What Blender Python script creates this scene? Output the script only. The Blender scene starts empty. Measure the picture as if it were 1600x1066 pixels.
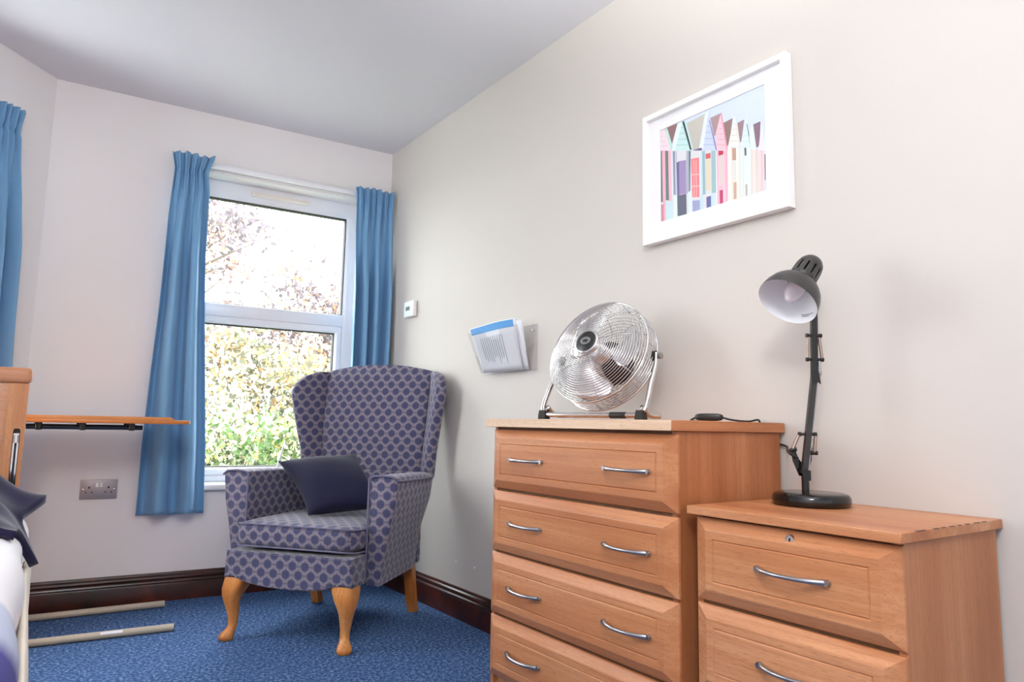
import bpy, bmesh, math, random
from mathutils import Vector, Matrix

random.seed(7)
SC = bpy.context.scene
COL = SC.collection
PI = math.pi

# ------------------------------------------------------------------ camera, sky, sun, lamps, exposure
cam_data = bpy.data.cameras.new('camera')
cam = bpy.data.objects.new('camera', cam_data)
COL.objects.link(cam)
cam_data.sensor_width = 36.0
cam_data.lens = 24.70
cam_data.clip_start = 0.02
YAW, PITCH, ROLL = math.radians(34.851), math.radians(6.861), math.radians(1.114)
CAM_POS = Vector((-1.659, -3.632, 0.84))
_f = Vector((math.sin(YAW) * math.cos(PITCH), math.cos(YAW) * math.cos(PITCH), math.sin(PITCH)))
_r = Vector((math.cos(YAW), -math.sin(YAW), 0))
_u = _r.cross(_f)
_r2 = _r * math.cos(ROLL) + _u * math.sin(ROLL)
_u2 = _u * math.cos(ROLL) - _r * math.sin(ROLL)
cam.matrix_world = Matrix(((_r2.x, _u2.x, -_f.x, CAM_POS.x), (_r2.y, _u2.y, -_f.y, CAM_POS.y),
                           (_r2.z, _u2.z, -_f.z, CAM_POS.z), (0, 0, 0, 1)))
SC.camera = cam

world = bpy.data.worlds.new('overcast_sky')
SC.world = world
world.use_nodes = True
_bg = world.node_tree.nodes['Background']
_bg.inputs['Color'].default_value = (0.93, 0.965, 1.0, 1)
_bg.inputs['Strength'].default_value = 9.0

sun_data = bpy.data.lights.new('sun', 'SUN')
sun_data.energy = 3.0
sun_data.angle = math.radians(3)
sun_data.color = (1.0, 0.97, 0.92)
sun = bpy.data.objects.new('sun', sun_data)
COL.objects.link(sun)
sun.rotation_euler = (math.radians(48), 0, math.radians(22))

# two added, unseen lamps stand in for flash bounced off the ceiling
lamp_data = bpy.data.lights.new('flash_fill', 'POINT')
lamp_data.shadow_soft_size = 0.20
lamp_data.energy = 48.0
lamp_data.color = (0.985, 1.0, 0.995)
fill_lamp = bpy.data.objects.new('flash_fill', lamp_data)
COL.objects.link(fill_lamp)
fill_lamp.location = (-1.85, -3.80, 2.10)
up_data = bpy.data.lights.new('flash_bounce', 'SPOT')
up_data.spot_size = math.radians(64)
up_data.spot_blend = 0.6
up_data.shadow_soft_size = 0.15
up_data.energy = 235.0
up_data.color = (0.985, 1.0, 0.995)
flash_bounce = bpy.data.objects.new('flash_bounce', up_data)
COL.objects.link(flash_bounce)
flash_bounce.location = (-1.60, -3.80, 1.10)
flash_bounce.rotation_euler = (Vector((-0.98, -3.04, 2.39)) - flash_bounce.location).to_track_quat('-Z', 'Y').to_euler()

SC.view_settings.view_transform = 'Standard'
SC.view_settings.look = 'None'
SC.view_settings.exposure = 0.56
SC.view_settings.gamma = 1.0
SC.view_settings.use_curve_mapping = False
SC.cycles.max_bounces = 10
SC.cycles.diffuse_bounces = 6
SC.cycles.transparent_max_bounces = 16
SC.cycles.use_denoising = True

# ------------------------------------------------------------------ helpers
def lin(c):
    def g(v):
        v /= 255.0
        return v / 12.92 if v <= 0.04045 else ((v + 0.055) / 1.055) ** 2.4
    return (g(c[0]), g(c[1]), g(c[2]), 1.0)

class Nodes:
    """short-hand for building a node tree"""
    def __init__(self, name):
        self.mat = bpy.data.materials.new(name)
        self.mat.use_nodes = True
        self.nt = self.mat.node_tree
        self.bsdf = self.nt.nodes['Principled BSDF']
        self.out = self.nt.nodes['Material Output']
    def n(self, kind, **kw):
        nd = self.nt.nodes.new(kind)
        for k, v in kw.items():
            setattr(nd, k, v)
        return nd
    def link(self, a, b):
        self.nt.links.new(a, b)
    def put(self, sock, v):
        if hasattr(v, 'is_output') or isinstance(v, bpy.types.NodeSocket):
            self.link(v, sock)
        else:
            sock.default_value = v
    def math(self, op, a, b=0.0, c=0.0):
        nd = self.n('ShaderNodeMath', operation=op)
        self.put(nd.inputs[0], a); self.put(nd.inputs[1], b); self.put(nd.inputs[2], c)
        return nd.outputs[0]
    def mix(self, fac, a, b, mode='MIX'):
        nd = self.n('ShaderNodeMix', data_type='RGBA', blend_type=mode)
        self.put(nd.inputs[0], fac); self.put(nd.inputs[6], a); self.put(nd.inputs[7], b)
        return nd.outputs[2]
    def ramp(self, fac, stops):
        nd = self.n('ShaderNodeValToRGB')
        el = nd.color_ramp.elements
        while len(el) < len(stops):
            el.new(0.5)
        for e, (p, c) in zip(el, stops):
            e.position = p; e.color = c
        self.link(fac, nd.inputs[0])
        return nd.outputs[0]
    def coord(self, which='Object'):
        return self.n('ShaderNodeTexCoord').outputs[which]
    def mapping(self, vec, scale=(1, 1, 1), loc=(0, 0, 0)):
        nd = self.n('ShaderNodeMapping')
        self.link(vec, nd.inputs[0])
        nd.inputs['Scale'].default_value = scale
        self.put(nd.inputs['Location'], loc)
        return nd.outputs[0]
    def noise(self, vec, scale, detail=2.0, rough=0.5, dist=0.0):
        nd = self.n('ShaderNodeTexNoise')
        self.link(vec, nd.inputs['Vector'])
        nd.inputs['Scale'].default_value = scale
        nd.inputs['Detail'].default_value = detail
        nd.inputs['Roughness'].default_value = rough
        nd.inputs['Distortion'].default_value = dist
        return nd.outputs['Fac']
    def bump(self, h, strength=0.3, dist=0.002):
        nd = self.n('ShaderNodeBump')
        nd.inputs['Strength'].default_value = strength
        nd.inputs['Distance'].default_value = dist
        self.link(h, nd.inputs['Height'])
        self.link(nd.outputs[0], self.bsdf.inputs['Normal'])
    def set(self, color=None, rough=None, metal=None, spec=None, **kw):
        b = self.bsdf.inputs
        if color is not None: self.put(b['Base Color'], color)
        if rough is not None: self.put(b['Roughness'], rough)
        if metal is not None: b['Metallic'].default_value = metal
        if spec is not None: b['Specular IOR Level'].default_value = spec
        for k, v in kw.items():
            self.put(b[k], v)
        return self.mat

def plain(name, rgb, rough=0.5, metal=0.0, spec=0.5, grain=0.0, gscale=60.0, **kw):
    m = Nodes(name)
    c = lin(rgb)
    if grain > 0:
        f = m.noise(m.coord(), gscale, 3)
        d = tuple(max(0, v * (1 - grain)) for v in c[:3]) + (1,)
        e = tuple(min(1, v * (1 + grain)) for v in c[:3]) + (1,)
        c = m.mix(f, d, e)
    return m.set(c, rough, metal, spec, **kw)

def wood(name, base, dark, light, axis, rough=0.38, fine=1.0):
    """beech laminate: broad soft bands, fine streaks and short flecks along the grain axis"""
    m = Nodes(name)
    oi = m.n('ShaderNodeObjectInfo')
    sh = m.n('ShaderNodeCombineXYZ')
    for i, k in enumerate((3.7, 5.3, 2.9)):
        m.link(m.math('MULTIPLY', oi.outputs['Random'], k), sh.inputs[i])
    add = m.n('ShaderNodeVectorMath', operation='ADD')
    m.link(m.coord(), add.inputs[0]); m.link(sh.outputs[0], add.inputs[1])
    v = add.outputs[0]
    def sc(along, across):
        s = [across] * 3; s[axis] = along
        return tuple(s)
    band = m.noise(m.mapping(v, sc(0.7, 9)), 1.0, 3, 0.55, 0.6)
    streak = m.noise(m.mapping(v, sc(3, 130)), 1.0, 3, 0.6)
    fleck = m.noise(m.mapping(v, sc(45, 420)), 1.0, 1, 0.5)
    c = m.ramp(band, [(0.30, lin(dark)), (0.5, lin(base)), (0.72, lin(light))])
    c = m.mix(m.math('MULTIPLY', m.ramp(streak, [(0.35, (1, 1, 1, 1)), (0.6, (0, 0, 0, 1))]), 0.42 * fine), c, lin(dark))
    c = m.mix(m.math('MULTIPLY', m.ramp(fleck, [(0.57, (0, 0, 0, 1)), (0.7, (1, 1, 1, 1))]), 0.35 * fine), c,
              tuple(x * 0.72 for x in lin(dark)[:3]) + (1,))
    m.bump(streak, 0.08, 0.0006)
    return m.set(c, rough, 0, 0.4)

def link(o, parent=None):
    COL.objects.link(o)
    if parent is not None:
        o.parent = parent
    return o

def obj(name, bm, mat, parent=None, smooth=True, angle=40, kind=None, label=None):
    me = bpy.data.meshes.new(name)
    bmesh.ops.recalc_face_normals(bm, faces=bm.faces)
    bm.to_mesh(me); bm.free()
    if mat is not None:
        for mm in (mat if isinstance(mat, (list, tuple)) else [mat]):
            me.materials.append(mm)
    if smooth:
        for p in me.polygons: p.use_smooth = True
        me.set_sharp_from_angle(angle=math.radians(angle))
    o = bpy.data.objects.new(name, me)
    link(o, parent)
    if kind: o['kind'] = kind
    if label: o['label'] = label
    return o

def thing(name, label, cat, loc=(0, 0, 0), rotz=0.0, group=None):
    o = bpy.data.objects.new(name, None)
    o.empty_display_size = 0.05
    link(o)
    o.location = loc; o.rotation_euler = (0, 0, rotz)
    o['label'] = label; o['category'] = cat
    if group: o['group'] = group
    return o

def tag(o, label, cat, group=None):
    o['label'] = label; o['category'] = cat
    if group: o['group'] = group
    return o

def struct(name, bm, mat, **kw):
    return obj(name, bm, mat, kind='structure', **kw)

def struct_empty(name, loc=(0, 0, 0), rotz=0.0):
    o = bpy.data.objects.new(name, None)
    o.empty_display_size = 0.05
    link(o); o.location = loc; o.rotation_euler = (0, 0, rotz)
    o['kind'] = 'structure'
    return o

def NB():
    return bmesh.new()

def add_box(bm, x0, x1, y0, y1, z0, z1, bevel=0.0, seg=2):
    r = bmesh.ops.create_cube(bm, size=1.0)
    vs = r['verts']
    for v in vs:
        v.co = Vector((x0 + (v.co.x + 0.5) * (x1 - x0), y0 + (v.co.y + 0.5) * (y1 - y0), z0 + (v.co.z + 0.5) * (z1 - z0)))
    if bevel > 0:
        es = list({e for v in vs for e in v.link_edges})
        bmesh.ops.bevel(bm, geom=es, offset=bevel, segments=seg, affect='EDGES', profile=0.5)
    return bm

def box(*a, **k):
    return add_box(NB(), *a, **k)

def add_tube(bm, pts, r, n=8, closed=False, flat=None):
    """tube along pts; r is a number or one radius per point; flat squashes the section along its 'up'"""
    pts = [Vector(p) for p in pts]
    m = len(pts)
    rs = r if isinstance(r, (list, tuple)) else [r] * m
    rings = []
    up = None
    for i, p in enumerate(pts):
        if closed:
            t = (pts[(i + 1) % m] - pts[i - 1])
        else:
            t = pts[min(i + 1, m - 1)] - pts[max(i - 1, 0)]
        t.normalize()
        if up is None:
            up = Vector((0, 0, 1)) if abs(t.z) < 0.9 else Vector((1, 0, 0))
        s = t.cross(up)
        if s.length < 1e-6:
            s = t.orthogonal()
        s.normalize(); up = s.cross(t).normalized()
        fl = flat if flat else 1.0
        rings.append([bm.verts.new(p + (s * math.cos(a) + up * math.sin(a) * fl) * rs[i])
                      for a in [2 * PI * k / n for k in range(n)]])
    cnt = m if closed else m - 1
    for i in range(cnt):
        A, B = rings[i], rings[(i + 1) % m]
        for k in range(n):
            bm.faces.new((A[k], A[(k + 1) % n], B[(k + 1) % n], B[k]))
    if not closed:
        bm.faces.new(rings[0][::-1]); bm.faces.new(rings[-1])
    return bm

def frame_from(axis, ref=(0, 0, 1)):
    a = Vector(axis).normalized()
    r = Vector(ref)
    x = r.cross(a)
    if x.length < 1e-5:
        x = Vector((1, 0, 0)).cross(a)
    x.normalize()
    y = a.cross(x)
    return x, y, a

def add_lathe(bm, prof, origin=(0, 0, 0), axis=(0, 0, 1), n=32, ref=(1, 0, 0), cap=True, sx=1.0, sy=1.0):
    """prof: (radius, distance along axis)"""
    x, y, a = frame_from(axis, ref)
    o = Vector(origin)
    rings = []
    for r, h in prof:
        if r < 1e-6:
            rings.append([bm.verts.new(o + a * h)])
        else:
            rings.append([bm.verts.new(o + a * h + (x * math.cos(t) * sx + y * math.sin(t) * sy) * r)
                          for t in [2 * PI * k / n for k in range(n)]])
    for A, B in zip(rings, rings[1:]):
        if len(A) == 1 and len(B) == 1: continue
        for k in range(n):
            k2 = (k + 1) % n
            if len(A) == 1: bm.faces.new((A[0], B[k2], B[k]))
            elif len(B) == 1: bm.faces.new((A[k], A[k2], B[0]))
            else: bm.faces.new((A[k], A[k2], B[k2], B[k]))
    if cap:
        if len(rings[0]) > 1: bm.faces.new(rings[0][::-1])
        if len(rings[-1]) > 1: bm.faces.new(rings[-1])
    return bm

def add_loft(bm, rings, closed=True, caps=True):
    R = [[bm.verts.new(Vector(p)) for p in ring] for ring in rings]
    n = len(R[0])
    for A, B in zip(R, R[1:]):
        for k in range(n if closed else n - 1):
            k2 = (k + 1) % n
            bm.faces.new((A[k], A[k2], B[k2], B[k]))
    if caps and closed:
        bm.faces.new(R[0][::-1]); bm.faces.new(R[-1])
    return bm

def add_prism(bm, poly, ex):
    """poly: 3-D points, ex: extrusion vector"""
    ex = Vector(ex)
    A = [bm.verts.new(Vector(p)) for p in poly]
    B = [bm.verts.new(Vector(p) + ex) for p in poly]
    n = len(A)
    bm.faces.new(A[::-1]); bm.faces.new(B)
    for k in range(n):
        k2 = (k + 1) % n
        bm.faces.new((A[k], A[k2], B[k2], B[k]))
    return bm

def add_grid(bm, f, nu, nv, wrap=False):
    V = [[bm.verts.new(Vector(f(i / (nu if wrap else nu - 1.0), j / (nv - 1.0)))) for i in range(nu)] for j in range(nv)]
    for j in range(nv - 1):
        for i in range(nu if wrap else nu - 1):
            i2 = (i + 1) % nu
            bm.faces.new((V[j][i], V[j][i2], V[j + 1][i2], V[j + 1][i]))
    return V

def lerp_table(tab, x):
    """tab sorted by falling or rising key"""
    t = sorted(tab)
    if x <= t[0][0]: return t[0][1]
    for (a, va), (b, vb) in zip(t, t[1:]):
        if x <= b:
            k = (x - a) / (b - a)
            return va + (vb - va) * k
    return t[-1][1]

def smoothstep(a, b, x):
    t = max(0.0, min(1.0, (x - a) / (b - a)))
    return t * t * (3 - 2 * t)

def box_uv(o):
    """metric box-projected UVs in the object's own space"""
    me = o.data
    uv = me.uv_layers.new(name='metric')
    for p in me.polygons:
        n = p.normal
        ax = max(range(3), key=lambda i: abs(n[i]) * (1.0, 1.12, 0.85)[i])
        for li in p.loop_indices:
            c = me.vertices[me.loops[li].vertex_index].co
            if ax == 0: q = (c.y, c.z)
            elif ax == 1: q = (c.x, c.z)
            else: q = (c.x, c.y)
            uv.data[li].uv = q

# ------------------------------------------------------------------ materials
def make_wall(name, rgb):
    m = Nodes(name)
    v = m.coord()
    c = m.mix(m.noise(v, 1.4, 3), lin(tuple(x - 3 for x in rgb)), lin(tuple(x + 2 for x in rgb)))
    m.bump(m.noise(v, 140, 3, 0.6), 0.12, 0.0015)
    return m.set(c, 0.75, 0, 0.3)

M = {}
M['wall'] = make_wall('painted_wall', (236, 232, 231))
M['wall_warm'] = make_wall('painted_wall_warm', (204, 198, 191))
M['ceiling'] = make_wall('painted_ceiling', (218, 216, 221))
M['upvc'] = plain('white_upvc', (236, 236, 240), 0.28)
M['upvc_warm'] = plain('white_vent_plastic', (234, 226, 218), 0.4)
M['gasket'] = plain('black_gasket', (24, 26, 28), 0.6)
M['sill'] = plain('white_sill', (238, 238, 238), 0.35)

def carpet():
    m = Nodes('blue_loop_carpet')
    v = m.coord()
    w = m.mapping(v, (1, 1, 1))
    vor = m.n('ShaderNodeTexVoronoi')
    m.link(w, vor.inputs['Vector']); vor.inputs['Scale'].default_value = 135.0
    vor.inputs['Randomness'].default_value = 0.8
    n1 = m.noise(v, 85, 3, 0.7)
    n2 = m.noise(v, 3.0, 3, 0.5)
    c = m.ramp(n1, [(0.30, lin((36, 62, 102))), (0.5, lin((70, 102, 150))), (0.66, lin((156, 178, 214)))])
    c = m.mix(m.math('MULTIPLY', vor.outputs['Distance'], 0.5), c, lin((28, 54, 94)))
    c = m.mix(m.math('MULTIPLY', n2, 0.25), c, lin((56, 92, 140)))
    h = m.math('SUBTRACT', n1, m.math('MULTIPLY', vor.outputs['Distance'], 0.6))
    m.bump(h, 0.7, 0.006)
    return m.set(c, 0.95, 0, 0.1)
M['carpet'] = carpet()

def mahogany():
    m = Nodes('dark_mahogany_stain')
    v = m.coord()
    n1 = m.noise(v, 5, 4, 0.6, 0.8)
    c = m.ramp(n1, [(0.32, lin((30, 15, 11))), (0.55, lin((66, 27, 17))), (0.75, lin((98, 42, 25)))])
    chip = m.ramp(m.noise(v, 55, 4, 0.7), [(0.70, (0, 0, 0, 1)), (0.74, (1, 1, 1, 1))])
    c = m.mix(m.math('MULTIPLY', chip, 0.4), c, lin((150, 100, 80)))
    return m.set(c, 0.28, 0, 0.5)
M['mahogany'] = mahogany()

BEECH = ((196, 132, 88), (170, 102, 62), (212, 154, 112))
M['beech_h'] = wood('beech_grain_along_y', *BEECH, axis=1)
M['beech_v'] = wood('beech_upright_shaded', (184, 118, 76), (162, 98, 58), (198, 136, 94), axis=2)  # shade of the side panels is put into this darker beech
M['beech_x'] = wood('beech_grain_along_x', *BEECH, axis=0)
M['beech_pale'] = wood('beech_pale_edge', (214, 180, 148), (200, 160, 124), (226, 198, 170), axis=1)
M['bed_h'] = wood('bed_beech_along', (206, 150, 116), (190, 128, 92), (216, 166, 134), axis=0)
M['bed_v'] = wood('bed_beech_upright', (204, 142, 96), (184, 118, 76), (214, 158, 114), axis=2)
M['tray_wood'] = wood('orange_beech', (214, 138, 74), (196, 116, 56), (226, 160, 100), axis=0)
M['leg_wood'] = wood('honey_beech_leg', (198, 126, 62), (168, 96, 42), (214, 150, 88), axis=2, rough=0.3)
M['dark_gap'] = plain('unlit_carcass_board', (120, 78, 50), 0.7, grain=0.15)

M['chrome'] = plain('chrome', (225, 222, 220), 0.10, 1.0)
M['wire'] = plain('chrome_wire', (214, 212, 212), 0.20, 1.0)
M['alu'] = plain('polished_blade', (232, 230, 230), 0.22, 1.0)
M['satin'] = plain('satin_nickel', (178, 176, 178), 0.30, 1.0)
M['spring'] = plain('dull_spring_steel', (168, 150, 138), 0.38, 0.8)
M['black'] = plain('black_plastic', (34, 33, 32), 0.35)
M['gloss_black'] = plain('gloss_black_enamel', (16, 16, 16), 0.12, spec=0.6)
M['grey_enamel'] = plain('charcoal_enamel', (52, 50, 48), 0.34)
M['white_enamel'] = plain('white_enamel', (240, 242, 244), 0.35)
M['rubber'] = plain('black_rubber', (40, 40, 38), 0.7)
M['beige_tube'] = plain('beige_painted_steel', (186, 176, 156), 0.35, grain=0.06)
M['steel_dark'] = plain('dark_steel_tube', (58, 66, 78), 0.28, 0.7)
M['socket'] = plain('brushed_socket_plate', (166, 158, 162), 0.42, 0.35)
M['white_plastic'] = plain('white_plastic', (236, 234, 232), 0.35)
M['pin'] = plain('socket_pin_hole', (30, 26, 28), 0.8)
M['frame_white'] = plain('white_frame_paint', (244, 242, 241), 0.35)
M['mount'] = plain('white_mount_card', (242, 241, 243), 0.8)
M['paper'] = plain('white_paper', (232, 234, 238), 0.8)
M['blue_print'] = plain('blue_header_print', (96, 164, 222), 0.6)
M['ink'] = plain('grey_print_ink', (128, 132, 146), 0.8)
M['yellow_ink'] = plain('yellow_label', (216, 186, 70), 0.6)
M['bulb'] = plain('white_bulb_glass', (226, 218, 222), 0.25)

def clear(name, tint, gloss=0.08, rough=0.03):
    m = Nodes(name)
    tr = m.n('ShaderNodeBsdfTransparent'); tr.inputs[0].default_value = tint
    gl = m.n('ShaderNodeBsdfGlossy'); gl.inputs['Roughness'].default_value = rough
    lw = m.n('ShaderNodeLayerWeight'); lw.inputs['Blend'].default_value = 0.5
    mx = m.n('ShaderNodeMixShader')
    m.link(m.math('ADD', m.math('MULTIPLY', m.math('POWER', lw.outputs['Facing'], 5.0), 0.6), gloss), mx.inputs[0])
    m.link(tr.outputs[0], mx.inputs[1]); m.link(gl.outputs[0], mx.inputs[2])
    m.link(mx.outputs[0], m.out.inputs['Surface'])
    return m.mat
M['glass'] = clear('window_glass', (0.97, 0.985, 0.975, 1), 0.02)
M['acrylic'] = clear('clear_acrylic', (0.965, 0.96, 0.965, 1), 0.035, 0.15)
M['picture_glass'] = clear('picture_glass', (0.985, 0.985, 0.985, 1), 0.015)

def cloth(name, rgb, rgb2, rough=0.85, weave=900, sheen=0.2, big=2.0, bump=0.15):
    m = Nodes(name)
    v = m.coord()
    c = m.mix(m.noise(v, big, 3), lin(rgb), lin(rgb2))
    m.bump(m.noise(v, weave, 2, 0.7), bump, 0.001)
    return m.set(c, rough, 0, 0.2, **{'Sheen Weight': sheen})
M['curtain'] = cloth('blue_curtain_cloth', (114, 160, 198), (121, 166, 203), 0.8, 500, 0.15)
M['navy'] = cloth('navy_cushion_cloth', (20, 20, 44), (28, 28, 56), 0.75, 700, 0.12)
M['velvet'] = cloth('navy_velvet', (16, 13, 40), (32, 26, 66), 0.7, 90, 0.25, 14, 0.3)
M['cream'] = cloth('cream_mattress_cover', (222, 208, 186), (232, 220, 200), 0.8, 300, 0.1)
M['valance'] = cloth('cream_valance', (224, 212, 194), (232, 222, 206), 0.85, 300, 0.1)

def chair_fabric():
    """navy medallions between taupe lattice bands with small outlined diamonds"""
    m = Nodes('navy_medallion_fabric')
    uv = m.n('ShaderNodeUVMap'); uv.uv_map = 'metric'
    sp = m.n('ShaderNodeSeparateXYZ'); m.link(uv.outputs[0], sp.inputs[0])
    PX, PZ = 0.054, 0.066
    u = m.math('DIVIDE', sp.outputs[0], PX)
    w = m.math('DIVIDE', sp.outputs[1], PZ)
    def cell(off):
        a = m.math('SUBTRACT', m.math('FRACT', m.math('ADD', u, off[0])), 0.5)
        b = m.math('SUBTRACT', m.math('FRACT', m.math('ADD', w, off[1])), 0.5)
        return m.math('ABSOLUTE', m.math('MULTIPLY', a, PX)), m.math('ABSOLUTE', m.math('MULTIPLY', b, PZ))
    def octagon(ab):
        a, b = ab
        e = m.math('SQRT', m.math('ADD', m.math('MULTIPLY', a, a), m.math('MULTIPLY', b, b)))
        ang = m.math('ARCTAN2', b, a)
        return m.math('ADD', e, m.math('MULTIPLY', m.math('COSINE', m.math('MULTIPLY', ang, 8.0)), -0.0008))
    d = m.math('MINIMUM', octagon(cell((0, 0))), octagon(cell((0.5, 0.5))))
    def diamond(ab):
        return m.math('ADD', ab[0], m.math('MULTIPLY', ab[1], 0.8))
    k = m.math('MINIMUM', diamond(cell((0.5, 0.0))), diamond(cell((0.0, 0.5))))
    med = m.ramp(m.math('MULTIPLY', d, 20.0), [(0.305, (1, 1, 1, 1)), (0.325, (0, 0, 0, 1))])     # medallion r about 15.5 mm
    line = m.ramp(m.math('MULTIPLY', d, 20.0), [(0.345, (0, 0, 0, 1)), (0.36, (1, 1, 1, 1)), (0.375, (1, 1, 1, 1)), (0.39, (0, 0, 0, 1))])
    dia = m.ramp(m.math('MULTIPLY', k, 40.0), [(0.10, (0, 0, 0, 1)), (0.13, (1, 1, 1, 1)), (0.19, (1, 1, 1, 1)), (0.22, (0, 0, 0, 1))])
    nav = m.mix(m.noise(m.coord(), 260, 2), lin((56, 57, 88)), lin((72, 72, 104)))
    tau = m.mix(m.noise(m.coord(), 420, 2), lin((98, 93, 110)), lin((122, 114, 127)))
    c = m.mix(med, tau, nav)
    da, db = octagon(cell((0, 0))), octagon(cell((0.5, 0.5)))
    edge = m.math('ABSOLUTE', m.math('SUBTRACT', da, db))
    band = m.math('MULTIPLY', m.ramp(m.math('MULTIPLY', edge, 40.0), [(0.13, (1, 1, 1, 1)), (0.24, (0, 0, 0, 1))]), m.math('SUBTRACT', 1.0, med))
    c = m.mix(m.math('MULTIPLY', band, 0.5), c, lin((152, 143, 148)))
    c = m.mix(m.math('MULTIPLY', line, 0.35), c, lin((66, 64, 88)))
    c = m.mix(m.math('MULTIPLY', dia, 0.7), c, lin((70, 66, 84)))
    m.bump(m.noise(m.coord(), 700, 2, 0.7), 0.15, 0.001)
    return m.set(c, 0.8, 0, 0.25, **{'Sheen Weight': 0.25})
M['chair'] = chair_fabric()
M['welt'] = cloth('grey_blue_welt', (96, 94, 124), (118, 114, 136), 0.85, 400)

def attr_mat(name, attr, rough=0.8, spec=0.2, trans=0.0):
    m = Nodes(name)
    a = m.n('ShaderNodeAttribute'); a.attribute_name = attr
    m.set(a.outputs['Color'], rough, 0, spec)
    if trans > 0:
        tl = m.n('ShaderNodeBsdfTranslucent')
        m.link(a.outputs['Color'], tl.inputs['Color'])
        mx = m.n('ShaderNodeMixShader'); mx.inputs[0].default_value = trans
        m.link(m.bsdf.outputs[0], mx.inputs[1]); m.link(tl.outputs[0], mx.inputs[2])
        m.link(mx.outputs[0], m.out.inputs['Surface'])
    return m.mat
M['leaf'] = attr_mat('leaf_colours', 'leaf_colour', 0.5, 0.4, 0.45)
M['print'] = attr_mat('printed_picture', 'ink', 0.7, 0.2)
M['bark'] = plain('grey_bark', (96, 86, 78), 0.9, grain=0.4, gscale=14)
M['lawn'] = plain('lawn_green', (104, 108, 84), 0.95, grain=0.35, gscale=9)
M['render'] = make_wall('outside_render', (214, 208, 198))
M['pale_pvc'] = plain('pale_grey_blade', (214, 220, 224), 0.4)
# ------------------------------------------------------------------ the room: origin at the floor corner of window wall and right wall
CEIL = 2.39
WALL_T = 0.28
BACK_ROT = math.atan2(0.0695, -0.9976)          # local x runs left along the window wall, local y into the room
BACK_D = Vector((math.cos(BACK_ROT), math.sin(BACK_ROT), 0))
BACK_N = Vector((-BACK_D.y, BACK_D.x, 0))
BAY_A = Vector((-1.639, 0.114, 0))
BAY_ROT = math.atan2(-0.735, -0.678)
BAY_D = Vector((math.cos(BAY_ROT), math.sin(BAY_ROT), 0))
BAY_N = Vector((-BAY_D.y, BAY_D.x, 0))
BAY_L = 1.55
BAY_B = BAY_A + BAY_D * BAY_L
BACK_Y = -5.2

def panel_with_hole(s0, s1, hole, t=WALL_T, top=CEIL):
    """wall in local (along, inward, up): room face at y=0, thickness outward; hole = (a,b,z0,z1) or None"""
    bm = NB()
    if hole is None:
        return add_box(bm, s0, s1, -t, 0, 0, top)
    a, b, z0, z1 = hole
    xs, zs = [s0, a, b, s1], [0, z0, z1, top]
    def V(y): return [[bm.verts.new((x, y, z)) for x in xs] for z in zs]
    F, B = V(0.0), V(-t)
    for j in range(3):
        for i in range(3):
            if i == 1 and j == 1: continue
            bm.faces.new((F[j][i], F[j][i + 1], F[j + 1][i + 1], F[j + 1][i]))
            bm.faces.new((B[j][i], B[j + 1][i], B[j + 1][i + 1], B[j][i + 1]))
    ring = [(1, 1), (1, 2), (2, 2), (2, 1)]
    for (j, i), (j2, i2) in zip(ring, ring[1:] + ring[:1]):
        bm.faces.new((F[j][i], F[j2][i2], B[j2][i2], B[j][i]))
    edge = [(0, 0), (0, 1), (0, 2), (0, 3), (1, 3), (2, 3), (3, 3), (3, 2), (3, 1), (3, 0), (2, 0), (1, 0)]
    for (j, i), (j2, i2) in zip(edge, edge[1:] + edge[:1]):
        bm.faces.new((F[j][i], B[j][i], B[j2][i2], F[j2][i2]))
    return bm

def place(o, loc, rotz):
    o.location = loc; o.rotation_euler = (0, 0, rotz)
    return o

floor_poly = [Vector((0.0, 0.0, 0)), BAY_A.copy(), BAY_B.copy(), Vector((BAY_B.x, BACK_Y, 0)), Vector((0, BACK_Y, 0))]
_bm = NB(); add_prism(_bm, [(p.x * 1.0, p.y, -0.06) for p in floor_poly], (0, 0, 0.06))
struct('floor', _bm, M['carpet'], smooth=False)
big = [(0.3, 0.45, 0), (-1.75, 0.58, 0), (BAY_B.x - 0.35, -0.75, 0), (BAY_B.x - 0.35, BACK_Y - 0.3, 0), (0.3, BACK_Y - 0.3, 0)]
_bm = NB(); add_prism(_bm, [(x, y, CEIL) for x, y, z in big], (0, 0, 0.2))
struct('ceiling', _bm, M['ceiling'], smooth=False)

WIN = (0.13, 1.075, 0.50, 2.083)
BAYWIN = (0.30, 1.42, 0.50, 2.083)
place(struct('wall_back', panel_with_hole(-0.02, 1.643, WIN), M['wall'], smooth=False), (0, 0, 0), BACK_ROT)
place(struct('wall_left', panel_with_hole(0.0, BAY_L, BAYWIN), M['wall'], smooth=False), BAY_A, BAY_ROT)
_bm = box(0, 0.2, BACK_Y - 0.2, 0.3, 0, CEIL)
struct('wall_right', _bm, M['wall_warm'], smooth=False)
struct('wall_far_left', box(BAY_B.x - 0.2, BAY_B.x, BACK_Y - 0.2, BAY_B.y + 0.06, 0, CEIL), M['wall'], smooth=False)
struct('wall_front', box(BAY_B.x, 0, BACK_Y - 0.2, BACK_Y, 0, CEIL), M['wall'], smooth=False)

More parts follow.
